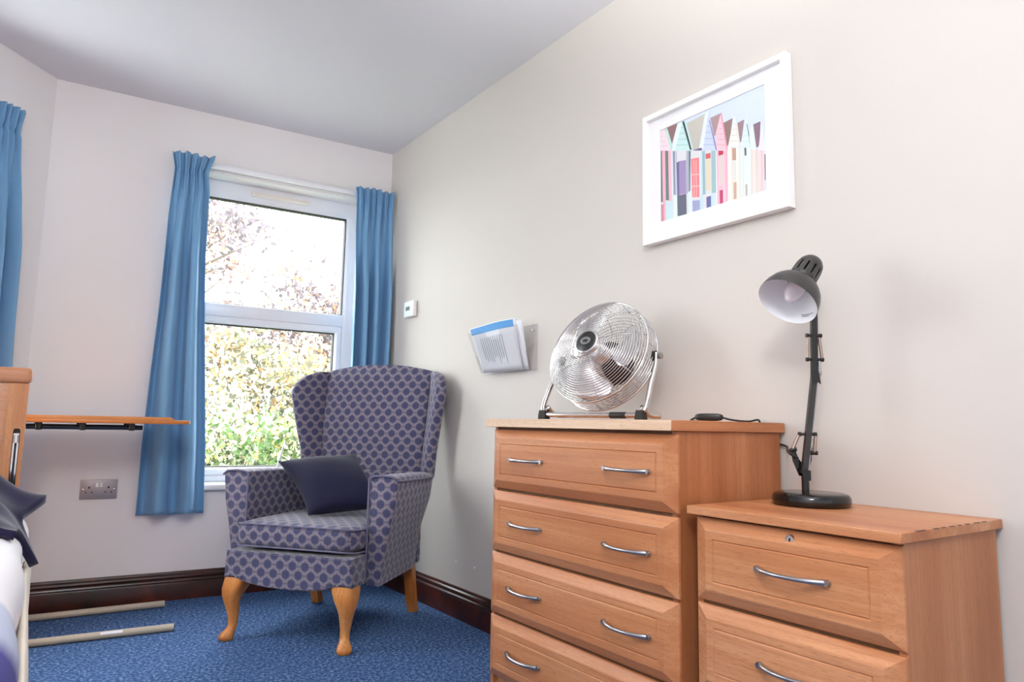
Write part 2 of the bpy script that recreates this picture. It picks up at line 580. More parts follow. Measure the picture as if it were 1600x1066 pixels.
# moulded dark skirting
SK = [(0, 0), (0.021, 0), (0.021, 0.072), (0.0185, 0.080), (0.0205, 0.086), (0.0185, 0.092), (0.013, 0.097),
      (0.0155, 0.104), (0.0135, 0.112), (0.008, 0.118), (0.006, 0.126), (0.0, 0.128)]
def skirting(name, s0, s1, loc, rot):
    bm = NB(); add_prism(bm, [(s0, n, z) for n, z in SK], (s1 - s0, 0, 0))
    return place(struct(name, bm, M['mahogany'], angle=25), loc, rot)
skirting('baseboard_back', 0.0, 1.638, (0, 0, 0), BACK_ROT)
skirting('baseboard_left', 0.008, BAY_L, BAY_A, BAY_ROT)
skirting('baseboard_right', 0.0, 5.19, (0, BACK_Y + 0.005, 0), PI / 2)

# ------------------------------------------------------------------ windows (local frame: x left along wall, y inward, z up)
FY0, FY1 = -0.17, -0.10
def bar(bm, x0, x1, z0, z1, y0=FY0, y1=FY1, bev=0.006):
    add_box(bm, x0, x1, y0, y1, z0, z1, bev, 2)

def ring_frame(bm, x0, x1, z0, z1, w, y0, y1, bev=0.006):
    """mitred rectangular frame; w = (left, right, bottom, top) widths; x0 side first"""
    wl, wr, wb, wt = w
    O = [(x0, z0), (x1, z0), (x1, z1), (x0, z1)]
    I = [(x0 + wl, z0 + wb), (x1 - wr, z0 + wb), (x1 - wr, z1 - wt), (x0 + wl, z1 - wt)]
    def q(p, y): return bm.verts.new((p[0], y, p[1]))
    def inset(P, Q, d):
        return [(p[0] + (q_[0] - p[0]) * d, p[1] + (q_[1] - p[1]) * d) for p, q_ in zip(P, Q)]
    d = bev / max(min(w), 0.01)
    loops = [(O, y0), (O, y1 - bev), (inset(O, I, d), y1), (inset(O, I, 1 - d * 2), y1), (I, y1 - bev * 2.2), (I, y0)]
    L = [[q(p, y) for p in P] for P, y in loops]
    L.append(L[0])
    for A, B in zip(L, L[1:]):
        for k in range(4):
            k2 = (k + 1) % 4
            bm.faces.new((A[k], A[k2], B[k2], B[k]))

def make_window(name, loc, rot, hole, glass_right):
    a, b, z0, z1 = hole
    W = struct_empty(name, loc, rot)
    bm = NB(); ring_frame(bm, a, b, 0.53, z1, (glass_right - a, 0.075, 0.04, z1 - 1.994), FY0, FY1)
    obj('frame', bm, M['upvc'], W, angle=30)
    bm = NB(); bar(bm, glass_right - 0.004, b - 0.071, 1.369, 1.436)
    obj('transom', bm, M['upvc'], W, angle=30)
    # opening sash below the transom, standing a little proud
    sx0, sx1 = glass_right + 0.003, b - 0.078
    bm = NB(); ring_frame(bm, sx0, sx1, 0.566, 1.368, (0.036, 0.036, 0.036, 0.036), FY0 + 0.02, FY1 + 0.008, 0.005)
    obj('sash', bm, M['upvc'], W, angle=30)
    for x0, x1, p0, p1 in ((glass_right, b - 0.075, 1.436, 1.994), (sx0 + 0.036, sx1 - 0.036, 0.602, 1.332)):
        bm = NB(); ring_frame(bm, x0 - 0.001, x1 + 0.001, p0 - 0.001, p1 + 0.001, (0.006,) * 4, FY0 + 0.02, FY1 - 0.014, 0.001)
        obj('gasket', bm, M['gasket'], W, angle=30)
        bm = box(x0 + 0.002, x1 - 0.002, FY0 + 0.030, FY0 + 0.036, p0 + 0.002, p1 - 0.002)
        obj('pane', bm, M['glass'], W, smooth=False)
    # trickle vent on the head of the frame
    bm = NB(); add_box(bm, 0.44 + a - 0.13, 0.745 + a - 0.13, FY1 - 0.004, FY1 + 0.022, 2.026, 2.052, 0.006, 2)
    add_box(bm, 0.455 + a - 0.13, 0.73 + a - 0.13, FY1 + 0.004, FY1 + 0.026, 2.030, 2.040, 0.003, 1)
    obj('vent', bm, M['upvc_warm'], W, angle=30, label='cream trickle vent on the head of the frame')
    bm = NB(); add_box(bm, a - 0.02, b + 0.02, FY1 - 0.01, 0.032, 0.50, 0.53, 0.009, 3)
    obj('window_sill', bm, M['sill'], W, angle=40)
    # outer cill outside
    bm = box(a, b, -0.33, FY0, 0.47, 0.50, 0.004, 1)
    obj('outer_sill', bm, M['sill'], W)
    return W
make_window('window_1', (0, 0, 0), BACK_ROT, WIN, 0.219)
make_window('window_2', BAY_A, BAY_ROT, BAYWIN, 0.39)

def curtain_track(x0, x1, loc, rot, label):
    t = thing('curtain_track', label, 'curtain track', loc, rot, None)
    bm = NB(); add_box(bm, x0, x1, 0.012, 0.034, 2.098, 2.124, 0.004, 2)
    obj('rail', bm, M['upvc'], t)
    for k in range(3):
        x = x0 + 0.05 + (x1 - x0 - 0.1) * k / 2
        obj('bracket', box(x - 0.012, x + 0.012, 0.0, 0.02, 2.102, 2.127, 0.002, 1), M['upvc'], t)
    return t
curtain_track(0.03, 1.125, (0, 0, 0), BACK_ROT, 'white curtain track above the window behind the armchair')
curtain_track(0.19, 1.50, BAY_A, BAY_ROT, 'white curtain track on the angled wall at the left')

# ------------------------------------------------------------------ curtains
def make_curtain(label, loc, rot, edge_l, edge_r, folds, seed, top=2.137, bottom=0.402, base=0.076):
    """edge_l / edge_r: (z, along-wall) tables; along-wall grows to the left"""
    rnd = random.Random(seed)
    ph = [rnd.uniform(0, 2 * PI) for _ in range(8)]
    NU, NV = 150, 84
    HB = top - 0.092                                  # gathering line under the stiff heading
    def f(t, v):
        z = top + (bottom - top) * v
        L, R = lerp_table(edge_l, z), lerp_table(edge_r, z)
        k = smoothstep(HB, HB - 0.55, z)              # folds open out below the heading
        low = smoothstep(HB - 0.3, bottom, z)
        tt = t + 0.012 * math.sin(2 * PI * t * 2 + ph[0] + 2.2 * low) * k
        s = L + (R - L) * tt
        if z > HB:
            h = (z - HB) / (top - HB)
            n = base + 0.010 * math.sin(2 * PI * folds * 2.0 * t + ph[1]) + 0.006 * math.sin(2 * PI * folds * 5 * t + ph[2]) - 0.006 * h
            z += 0.003 * math.sin(2 * PI * folds * 2.0 * t + ph[1] + 0.6) * h + 0.004 * math.sin(2 * PI * 1.6 * t + ph[3]) * h
        else:
            fold = math.sin(2 * PI * folds * (t + 0.05 * math.sin(2.4 * v + ph[4])) + ph[1] + 0.5 * math.sin(3 * v + ph[5]))
            fold2 = math.sin(2 * PI * folds * 2.0 * t + ph[1])
            fine = math.sin(2 * PI * folds * 5 * t + ph[2])
            near = 1 - smoothstep(HB, HB - 0.22, z)
            fold = math.copysign(abs(fold) ** 0.6, fold)
            n = (base + (0.012 + 0.030 * k + 0.004 * low) * fold * (0.3 + 0.7 * k) + 0.010 * fold2 * (1 - k) + 0.005 * fine * near
                 + 0.006 * math.sin(2 * PI * folds * 1.7 * t + ph[6] + 2.0 * v) * k - 0.014 * math.exp(-((z - HB) / 0.014) ** 2)
                 + 0.003 * math.sin(40 * z + 8 * t) * smoothstep(0.75, 0.45, z))
            z += 0.006 * fold * smoothstep(0.55, 0.4, z)
        return (s, n, z)
    bm = NB(); add_grid(bm, f, NU, NV)
    o = obj('curtain', bm, M['curtain'], None, angle=180)
    md = o.modifiers.new('thickness', 'SOLIDIFY'); md.thickness = 0.003; md.offset = 0
    place(o, loc, rot)
    return tag(o, label, 'curtain', 'blue pencil pleat curtains')
make_curtain('blue curtain left of the window, flaring out behind the overbed table', (0, 0, 0), BACK_ROT,
             [(2.13, 1.148), (2.05, 1.133), (1.8, 1.146), (1.36, 1.156), (1.06, 1.169), (0.7, 1.178), (0.4, 1.179)],
             [(2.13, 0.958), (2.05, 0.985), (1.95, 0.972), (1.63, 0.969), (1.32, 0.952), (0.7, 0.905), (0.4, 0.893)], 2.4, 3)
make_curtain('blue curtain hanging in the room corner, right of the window and behind the armchair', (0, 0, 0), BACK_ROT,
             [(2.13, 0.229), (2.04, 0.223), (1.74, 0.222), (1.13, 0.218), (0.4, 0.225)],
             [(2.13, 0.004), (2.04, 0.012), (1.74, 0.014), (1.13, 0.018), (0.4, 0.016)], 3.0, 11)
make_curtain('blue curtain at the left edge, on the angled wall above the bed', BAY_A, BAY_ROT,
             [(2.13, 0.47), (2.05, 0.46), (1.0, 0.48), (0.4, 0.48)],
             [(2.13, 0.204), (2.05, 0.229), (1.75, 0.199), (1.24, 0.177), (1.04, 0.163), (0.4, 0.16)], 4.0, 5, top=2.125, base=0.062)
# ------------------------------------------------------------------ wing armchair (local: x to the sitter's left as seen, y backwards, z up)
CH_ROT = math.radians(-51.02)
CH_LOC = (-0.536, -0.704, 0)
chair = thing('wing_armchair', 'high-backed wing armchair in navy medallion fabric with honey-coloured cabriole legs', 'armchair', CH_LOC, CH_ROT)
def fab(name, bm, angle=50, mat='chair'):
    o = obj(name, bm, M[mat], chair, angle=angle)
    box_uv(o)
    return o

# seat box with a front apron dipping in the middle
bm = NB()
N = 24
def apron_bottom(u):
    return 0.232 - 0.026 * (max(0.0, 1 - (abs(u) / 0.23) ** 2.2)) 
rings = []
for y, inset in ((-0.313, 0.006), (-0.306, 0.0), (-0.19, 0.0), (-0.185, 0.004)):
    top = [(-0.272 + inset + (0.544 - 2 * inset) * k / N, y, 0.336 - inset) for k in range(N + 1)]
    bot = [(-0.276 + inset + (0.552 - 2 * inset) * k / N, y, apron_bottom(-0.276 + 0.552 * k / N) + inset) for k in range(N, -1, -1)]
    rings.append(top + bot)
add_loft(bm, rings)
fab('apron', bm, 40)
fab('seat_base', box(-0.262, 0.262, -0.186, 0.30, 0.225, 0.336, 0.01), 40)

def pillow_box(bm, x0, x1, y0, y1, z0, z1, puff, nu=20, nv=20, r=0.04, e=0.22):
    cx, cy, hx, hy = (x0 + x1) / 2, (y0 + y1) / 2, (x1 - x0) / 2, (y1 - y0) / 2
    cz, hz = (z0 + z1) / 2, (z1 - z0) / 2
    def sg(c, p): return math.copysign(abs(c) ** p, c)
    def f(u, v):
        a = u * 2 * PI; b = -PI / 2 + v * PI
        w = sg(math.cos(b), e)
        x = cx + hx * sg(math.cos(a), e) * w
        y = cy + hy * sg(math.sin(a), e) * w
        z = cz + hz * sg(math.sin(b), 0.45)
        if puff:
            z += puff * math.copysign(1, math.sin(b) + 1e-9) * (1 - min(1, abs((x - cx) / hx)) ** 2) * (1 - min(1, abs((y - cy) / hy)) ** 2) * smoothstep(0, 0.5, abs(math.sin(b)))
        return (x, y, z)
    add_grid(bm, f, nu * 4, nv, wrap=True)
    return bm
cush = fab('seat_cushion', pillow_box(NB(), -0.266, 0.268, -0.298, 0.30, 0.345, 0.447, 0.010, 22, 26), 180)
for zz in (0.352, 0.436):
    bm = NB(); pts = []
    for k in range(96):
        a = 2 * PI * k / 96
        sg = lambda c: math.copysign(abs(c) ** 0.2, c)
        pts.append((0.001 + 0.264 * sg(math.cos(a)), 0.001 + 0.297 * sg(math.sin(a)), zz - 0.004 * math.cos(2 * a)))
    add_tube(bm, pts, 0.0035, 6, closed=True)
    o = obj('cushion_piping', bm, M['welt'], cush, angle=180)

# arms: flat fronted panels, wider at the top, drawing in towards the back
def arm(side):
    bm = NB(); rings = []
    for y, e in ((-0.196, 0.008), (-0.190, 0.0), (-0.08, 0), (0.06, 0), (0.18, 0), (0.262, 0), (0.272, 0.008)):
        k = (y + 0.19) / 0.46
        ot = 0.394 - 0.046 * max(0, k) ** 1.3      # outer edge at the top
        ob = 0.330 - 0.055 * max(0, k)             # outer edge at the bottom
        it = 0.276 - 0.012 * k
        zt = 0.632 - 0.014 * max(0, k) + 0.004 * math.sin(PI * max(0, k))
        zb = 0.221 - 0.012 * max(0, k)
        P = [(it + e, zb + e), (it + e, 0.40), (it + e, zt - 0.012), (it + e + 0.004, zt - 0.003 - e), (it + 0.016, zt + 0.002 - e), ((it + ot) / 2, zt + 0.006 - e),
             (ot - 0.016, zt + 0.001 - e), (ot - 0.004 - e, zt - 0.006 - e), (ot - e, zt - 0.018), (ot - 0.010 - e, 0.52), (ob + 0.026 - e, 0.40), (ob + 0.006 - e, 0.28), (ob - e, zb + e)]
        rings.append([(side * x, y, z) for x, z in P])
    add_loft(bm, rings)
    o = fab('arm', bm, 45)
    # piping along the top edges and round the front face
    for which in (0, 1):
        bm = NB(); pts = []
        if which == 0:
            for k in range(18):
                q = k / 17.0
                y = -0.197 + 0.46 * q
                pts.append((side * (0.396 - 0.046 * q ** 1.3), y, 0.618 - 0.014 * q))
        else:
            pts = [(side * 0.274, -0.197, 0.24), (side * 0.274, -0.199, 0.45), (side * 0.275, -0.199, 0.622), (side * 0.29, -0.2, 0.633),
                   (side * 0.33, -0.2, 0.637), (side * 0.375, -0.199, 0.633), (side * 0.394, -0.197, 0.618)]
        add_tube(bm, pts, 0.0042, 6)
        obj('piping', bm, M['welt'], o, angle=180)
    return o
arm(-1); arm(1)

# reclined back
def back_w(z): return lerp_table([(0.40, 0.236), (0.62, 0.245), (0.85, 0.256), (1.08, 0.262)], z)
def back_v(z): return lerp_table([(0.40, 0.275), (0.62, 0.322), (0.85, 0.352), (1.08, 0.378)], z)
bm = NB(); rings = []
NZ = 22
for j in range(NZ + 1):
    q = j / NZ
    z = 0.34 + (1.085 - 0.34) * q
    sh = 1.0 - smoothstep(0.955, 1.0, q) * 0.16
    w, v, t = back_w(z) + 0.016, back_v(z), 0.078
    ring = []
    sec = [(-1, 0.5), (-0.995, 0.18), (-0.95, 0.02), (-0.8, -0.03), (-0.5, -0.07), (-0.2, -0.09), (0.2, -0.09), (0.5, -0.07), (0.8, -0.03), (0.95, 0.02),
           (0.995, 0.18), (1, 0.5), (0.97, 0.9), (0.88, 1.0), (0.4, 1.0), (0, 1.0), (-0.4, 1.0), (-0.88, 1.0), (-0.97, 0.9)]
    for a, b in sec:
        bb = 0.5 + (b - 0.5) * (1.0 - smoothstep(0.93, 1.0, q) * 0.55)
        zz = z + 0.034 * (1 - abs(a) ** 2.2) * smoothstep(0.45, 1.0, q) + 0.006 * math.sin(PI * min(1, bb)) * smoothstep(0.93, 1, q)
        vv = v + t * bb + 0.012 * math.sin(PI * smoothstep(0.3, 1, q)) * (-1 if b < 0.3 else 0)
        ring.append((a * w, vv, zz))
    rings.append(ring)
add_loft(bm, rings)
fab('backrest', bm, 60)

# wings
def wing(side):
    bm = NB(); rings = []
    n = 20
    for j in range(n + 1):
        q = j / n
        z = 0.60 + (1.086 - 0.60) * q
        A = Vector((back_w(min(z, 1.08)) + 0.004, back_v(min(z, 1.08)) + 0.020))
        uf = lerp_table([(0.60, 0.312), (0.72, 0.322), (0.85, 0.346), (0.97, 0.368), (1.09, 0.372)], z)
        vf = lerp_table([(0.60, 0.268), (0.72, 0.262), (0.85, 0.246), (0.97, 0.238), (1.09, 0.240)], z)
        F = Vector((uf, vf))
        if z > 0.97:
            F = A + (F - A) * max(0.10, math.sqrt(max(0.0, 1 - ((z - 0.97) / 0.122) ** 2)))
        d = (F - A); ln = d.length; d.normalize()
        nrm = Vector((-d.y, d.x))
        if nrm.x < 0: nrm = -nrm
        T = 0.044 * (1 - 0.5 * smoothstep(0.93, 1.0, q))
        Bk = Vector((A.x + 0.030, A.y + 0.050))
        sec = [A, A + d * ln * 0.35 - nrm * 0.004, A + d * ln * 0.75 - nrm * 0.003, F - d * 0.004, F + d * 0.003 + nrm * T * 0.3, F + d * 0.002 + nrm * T * 0.7,
               F - d * 0.008 + nrm * T, A + d * ln * 0.6 + nrm * T * 1.02, A + d * ln * 0.2 + nrm * T, Bk + Vector((0.0, 0.0)), Bk - Vector((0.03, -0.004))]
        zz = z
        rings.append([(side * p.x, p.y, zz) for p in sec])
    add_loft(bm, rings)
    o = obj('wing', bm, M['chair'], chair, angle=60)
    # pattern follows the wing: arc length round the section against height
    uv = o.data.uv_layers.new(name='metric')
    flat_pts = [Vector(p) for rg in rings for p in rg]
    ns = len(rings[0])
    arc = []
    for rg in rings:
        acc, a_ = 0.0, [0.0]
        for p, q_ in zip(rg, rg[1:]):
            acc += (Vector(q_) - Vector(p)).length; a_.append(acc)
        arc.append(a_)
    for p in o.data.polygons:
        idx = [o.data.loops[li].vertex_index for li in p.loop_indices]
        wraps = {i % ns for i in idx} >= {0, ns - 1}
        for li, vi in zip(p.loop_indices, idx):
            j, k_ = divmod(vi, ns)
            a_ = arc[j][k_] if not (wraps and k_ == 0) else arc[j][-1] + 0.03
            uv.data[li].uv = (side * (a_ + 0.262), flat_pts[vi].z)
    return o
wing(-1); wing(1)
# outer back panel from the arms down to the rear legs
fab('outer_back', box(-0.268, 0.268, 0.30, 0.345, 0.215, 0.62, 0.01), 40)

# cabriole front legs
def cabriole(side):
    bm = NB(); rings = []
    #     z,     u,     v,      half-size, squareness
    prof = [(0.236, 0.232, -0.268, 0.043, 0.30), (0.214, 0.236, -0.273, 0.043, 0.35), (0.190, 0.243, -0.281, 0.040, 0.45), (0.165, 0.248, -0.286, 0.034, 0.6),
            (0.138, 0.249, -0.286, 0.0275, 0.8), (0.108, 0.246, -0.282, 0.0228, 0.9), (0.078, 0.243, -0.279, 0.0190, 1), (0.052, 0.243, -0.281, 0.0178, 1),
            (0.038, 0.246, -0.287, 0.0195, 1), (0.026, 0.251, -0.296, 0.0250, 1), (0.014, 0.254, -0.301, 0.0285, 1), (0.005, 0.254, -0.301, 0.0270, 1), (0.0, 0.254, -0.301, 0.023, 1)]
    for z, u, v, h, e in prof:
        ring = []
        for k in range(24):
            a = 2 * PI * k / 24
            c, s = math.cos(a), math.sin(a)
            x = math.copysign(abs(c) ** e, c) * h
            y = math.copysign(abs(s) ** e, s) * h
            ring.append((side * (u + x), v + y, z))
        rings.append(ring)
    add_loft(bm, rings)
    o = obj('leg', bm, M['leg_wood'], chair, angle=50, label='front cabriole leg with a pad foot')
    bm = NB()
    for k in range(5):
        add_lathe(bm, [(0.0035, 0), (0.0028, 0.0015), (0, 0.0028)], (side * (0.192 + 0.018 * k), -0.3135, 0.240), (0, -1, 0), 8, ref=(0, 0, 1))
        add_lathe(bm, [(0.0035, 0), (0.0028, 0.0015), (0, 0.0028)], (side * 0.2765, -0.298 + 0.022 * k, 0.240), (side, 0, 0), 8, ref=(0, 0, 1))
    obj('tack', bm, M['black'], chair, kind='stuff')
cabriole(-1); cabriole(1)
for side in (-1, 1):
    bm = NB(); rings = []
    for z, u, v, h in ((0.24, 0.236, 0.285, 0.0205), (0.15, 0.240, 0.297, 0.0195), (0.06, 0.243, 0.316, 0.0185), (0.0, 0.245, 0.336, 0.018)):
        rings.append([(side * (u + a * h), v + b * h * 1.15, z) for a, b in ((-1, -1), (1, -1), (1, 1), (-1, 1))])
    add_loft(bm, rings)
    obj('leg', bm, M['leg_wood'], chair, angle=30, label='square tapered rear leg')

# loose navy cushion leaning in the corner of the seat
def loose_cushion(name, corners, thick, mat, label, seed, parent_loc, parent_rot, puff=1.0):
    B, T1, T2, C4 = [Vector(c) for c in corners]     # going round
    nrm = (T1 - B).cross(C4 - B).normalized()
    rnd = random.Random(seed); ph = [rnd.uniform(0, 6.28) for _ in range(6)]
    bm = NB()
    n = 30
    def surf(sgn):
        def f(u, v):
            P = (B * (1 - u) + T1 * u) * (1 - v) + (C4 * (1 - u) + T2 * u) * v
            cu_, cv_ = 2 * u - 1, 2 * v - 1
            # sides draw in, corners stay as ears
            ctr = (B + T1 + T2 + C4) / 4
            pull = 0.11 * ((1 - cu_ ** 2) * abs(cv_) ** 3 + (1 - cv_ ** 2) * abs(cu_) ** 3)
            P = P + (ctr - P) * pull
            h = (max(0, 1 - cu_ ** 2) * max(0, 1 - cv_ ** 2)) ** 0.5
            wr = 0.12 * math.sin(7 * u + 4 * v + ph[0]) * (abs(cu_) ** 1.5) + 0.08 * math.sin(11 * v - 5 * u + ph[1]) * abs(cv_)
            return P + nrm * sgn * thick * h * (1 + wr) * puff
        return f
    A = add_grid(bm, surf(1), n, n)
    A2 = add_grid(bm, surf(-1), n, n)
    bmesh.ops.remove_doubles(bm, verts=bm.verts, dist=0.0006)
    o = obj(name, bm, M[mat], None, angle=180)
    o.location = parent_loc; o.rotation_euler = (0, 0, parent_rot)
    return tag(o, label, 'cushion')
loose_cushion('cushion', [(-0.015, -0.150, 0.462), (-0.262, -0.020, 0.667), (0.022, 0.150, 0.702), (0.262, 0.010, 0.492)], 0.078, 'navy',
              'plain navy square cushion leaning in the seat of the armchair', 4, CH_LOC, CH_ROT)
# ------------------------------------------------------------------ beech furniture
def drawer_front(parent, xf, y0, y1, z0, z1, depth=0.022, cs=0.034, cz=0.026, gs=(0.052, 0.042), back=0.30):
    """raised and chamfered front facing -x with a routed rectangle; y0<y1"""
    loops = [(xf + depth, 0, 0), (xf + 0.0155, 0, 0), (xf + 0.0135, 0.002, 0.002), (xf + 0.001, cs - 0.003, cz - 0.003), (xf, cs, cz),
             (xf, gs[0], gs[1]), (xf + 0.0022, gs[0] + 0.0022, gs[1] + 0.0022), (xf, gs[0] + 0.0048, gs[1] + 0.0048)]
    bm = NB(); L = []
    for x, a, b in loops:
        L.append([bm.verts.new((x, y, z)) for y, z in ((y0 + a, z0 + b), (y1 - a, z0 + b), (y1 - a, z1 - b), (y0 + a, z1 - b))])
    for A, B in zip(L, L[1:]):
        for k in range(4):
            k2 = (k + 1) % 4
            bm.faces.new((A[k], A[k2], B[k2], B[k]))
    bm.faces.new(L[-1]); bm.faces.new(L[0][::-1])
    return obj('drawer', bm, M['beech_h'], parent, angle=12)

def bow_handle(parent, xf, yc, zc, ln=0.152, out=0.030):
    bm = NB(); pts = []; rs = []
    for k in range(21):
        q = k / 20.0; c = 2 * q - 1
        x = xf + 0.003 - out * max(0.0, 1 - abs(c) ** 2.3) ** 0.8
        pts.append((x, yc - ln / 2 * c * -1, zc))
        rs.append(0.0042 + 0.0022 * abs(c) ** 2)
    add_tube(bm, pts, rs, 10)
    for s in (-1, 1):
        add_lathe(bm, [(0.0068, 0), (0.0068, 0.004), (0.0058, 0.009)], (xf + 0.0005, yc + s * (ln / 2 - 0.001), zc), (-1, 0, 0), 14, ref=(0, 0, 1))
    return obj('handle', bm, M['satin'], parent, angle=50)

def carcass(t, x0, x1, y0, y1, z1, plinth):
    """two sides, a back, an inner board behind the drawers and a plinth"""
    obj('side_panel', box(x0, x1, y0, y0 + 0.016, 0, z1, 0.0012, 1), M['beech_v'], t)
    obj('side_panel', box(x0, x1, y1 - 0.016, y1, 0, z1, 0.0012, 1), M['beech_v'], t)
    obj('back_panel', box(x1 - 0.012, x1 - 0.004, y0 + 0.016, y1 - 0.016, 0.02, z1 - 0.001), M['beech_v'], t)
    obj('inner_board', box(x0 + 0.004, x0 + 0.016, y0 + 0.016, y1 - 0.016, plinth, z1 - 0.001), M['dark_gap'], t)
    obj('plinth', box(x0 + 0.012, x0 + 0.028, y0 + 0.016, y1 - 0.016, 0, plinth, 0.001, 1), M['beech_h'], t)

CX, CY = -0.22, -2.130                              # chest centre
chest = thing('chest_of_drawers', 'taller beech chest of four drawers, each with two bow handles', 'chest of drawers', (CX, CY, 0))
carcass(chest, -0.410 - CX, -0.016 - CX, -2.511 - CY, -1.757 - CY, 0.8345, 0.09)
top = obj('top', box(-0.438 - CX, -0.007 - CX, -2.520 - CY, -1.743 - CY, 0.8345, 0.860, 0.0012, 1), M['beech_x'], chest)
obj('edge_band', box(-0.4392 - CX, -0.4378 - CX, -2.520 - CY, -1.743 - CY, 0.8352, 0.8594, 0.0004, 1), M['beech_pale'], top, label='pale wood-grain edging strip')
for z0, z1 in ((0.648, 0.8265), (0.461, 0.6395), (0.275, 0.453), (0.094, 0.267)):
    d = drawer_front(chest, -0.432 - CX, -2.5195 - CY, -1.7640 - CY, z0, z1)
    for yh in (-1.953, -2.3675):
        bow_handle(d, -0.432 - CX, yh - CY, (z0 + z1) / 2 + 0.001)

NX, NY = -0.205, -2.772
stand = thing('bedside_cabinet', 'lower beech drawer cabinet with a key lock, standing right of the chest', 'cabinet', (NX, NY, 0))
carcass(stand, -0.386 - NX, -0.014 - NX, -3.000 - NY, -2.546 - NY, 0.6515, 0.085)
top = obj('top', box(-0.410 - NX, -0.001 - NX, -3.008 - NY, -2.5375 - NY, 0.6515, 0.6700, 0.0012, 1), M['beech_h'], stand)
bm = NB()
rnd = random.Random(2)
for k in range(9):
    x = -0.36 + 0.033 * k + rnd.uniform(-0.006, 0.006)
    add_box(bm, x - NX, x + rnd.uniform(0.008, 0.022) - NX, -3.0083 - NY, -3.0045 - NY, 0.6692, 0.6706)
obj('chipped_edge', bm, M['mahogany'], top, kind='stuff', label='dark chips along the edge of the top')
for i, (z0, z1) in enumerate(((0.470, 0.646), (0.284, 0.462), (0.098, 0.276))):
    d = drawer_front(stand, -0.407 - NX, -3.0005 - NY, -2.5520 - NY, z0, z1)
    bow_handle(d, -0.407 - NX, -2.795 - NY, (z0 + z1) / 2 + 0.004)
    if i == 0:
        bm = NB()
        add_lathe(bm, [(0.0105, -0.002), (0.0105, 0.0015), (0.0095, 0.003), (0.0078, 0.003), (0.0074, 0.0016), (0.007, 0.0022), (0, 0.0022)], (-0.402 - NX, -2.791 - NY, 0.6285), (-1, 0, 0), 28, ref=(0, 0, 1))
        lk = obj('lock', bm, M['chrome'], d, angle=35, label='round chrome key lock')
        bm = box(-0.4052 - NX, -0.4042 - NX, -2.7922 - NY, -2.7898 - NY, 0.6250, 0.6320)
        me_o = obj('keyhole', bm, M['pin'], d)

# ------------------------------------------------------------------ desk lamp
LX, LY, LZ = -0.135, -2.670, 0.670
lamp = thing('desk_lamp', 'black spring-arm desk lamp on a round base, standing on the bedside cabinet', 'lamp', (LX, LY, LZ))
def L3(x, y, z): return Vector((x - LX, y - LY, z - LZ))
bm = NB(); add_lathe(bm, [(0.078, 0), (0.084, 0.003), (0.086, 0.010), (0.085, 0.020), (0.081, 0.0265), (0.074, 0.029), (0.03, 0.0298), (0, 0.030)], n=56)
obj('base', bm, M['gloss_black'], lamp, angle=60)
side = Vector((0.82, -0.572, 0))       # across the arms
fw = Vector((-0.572, -0.82, 0))        # towards the room
foot = L3(-0.145, -2.663, 0.700)
bm = NB(); add_lathe(bm, [(0.0085, 0), (0.0085, 0.040), (0.0062, 0.041), (0.0062, 0.056)], foot - Vector((0, 0, 0.004)), n=20)
obj('post', bm, M['gloss_black'], lamp, angle=40)
elbow0 = L3(-0.1465, -2.6615, 0.742)
elbow1 = L3(-0.1225, -2.679, 0.966)
head = L3(-0.1195, -2.682, 1.178)
def channel(name, a, b, w, d, mat, off=0.0):
    """square-section arm from a to b"""
    ax = (b - a).normalized(); s = side - ax * side.dot(ax); s.normalize(); f = ax.cross(s)
    bm = NB(); rings = []
    for p in (a, b):
        p = p + f * off
        rings.append([p + s * w * i + f * d * j for i, j in ((-1, -1), (1, -1), (1, 1), (-1, 1))])
    add_loft(bm, rings)
    return obj(name, bm, mat, lamp, angle=20), s, f
a1, s1, f1 = channel('lower_arm', elbow0, elbow1 + (elbow1 - elbow0).normalized() * 0.006, 0.0065, 0.0058, M['grey_enamel'])
channel('lower_rod', elbow0 + side * 0.0105 - fw * 0.006, elbow1 + side * 0.0105 - fw * 0.006, 0.0022, 0.0035, M['satin'])
a2, s2, f2 = channel('upper_arm', elbow1 - Vector((0, 0, 0.008)), head, 0.0060, 0.0055, M['gloss_black'])
channel('upper_rod', elbow1 + side * 0.0095 - fw * 0.006, head + side * 0.0095 - fw * 0.006, 0.0022, 0.0035, M['grey_enamel'])
# pivot cheeks
def cheek(name, pts, mat, off):
    bm = NB(); add_prism(bm, [p + fw * off - fw * 0.0015 for p in pts], fw * 0.003)
    return obj(name, bm, mat, lamp, angle=30)
c0 = elbow0
cheek('cheek', [c0 + side * -0.008 + Vector((0, 0, -0.006)), c0 + side * 0.010 + Vector((0, 0, -0.006)), c0 + side * 0.022 + Vector((0, 0, 0.032)), c0 + side * 0.024 + Vector((0, 0, 0.062)),
      c0 + side * 0.016 + Vector((0, 0, 0.036)), c0 + side * 0.004 + Vector((0, 0, 0.016)), c0 + side * -0.010 + Vector((0, 0, 0.036)), c0 + side * -0.018 + Vector((0, 0, 0.060)), c0 + side * -0.026 + Vector((0, 0, 0.055)), c0 + side * -0.022 + Vector((0, 0, 0.028))], M['gloss_black'], -0.009)
cheek('cheek', [c0 + side * -0.004 + Vector((0, 0, -0.016)), c0 + side * 0.012 + Vector((0, 0, -0.016)), c0 + side * 0.012 + Vector((0, 0, 0.008)), c0 + side * -0.008 + Vector((0, 0, 0.008))], M['gloss_black'], 0.008)
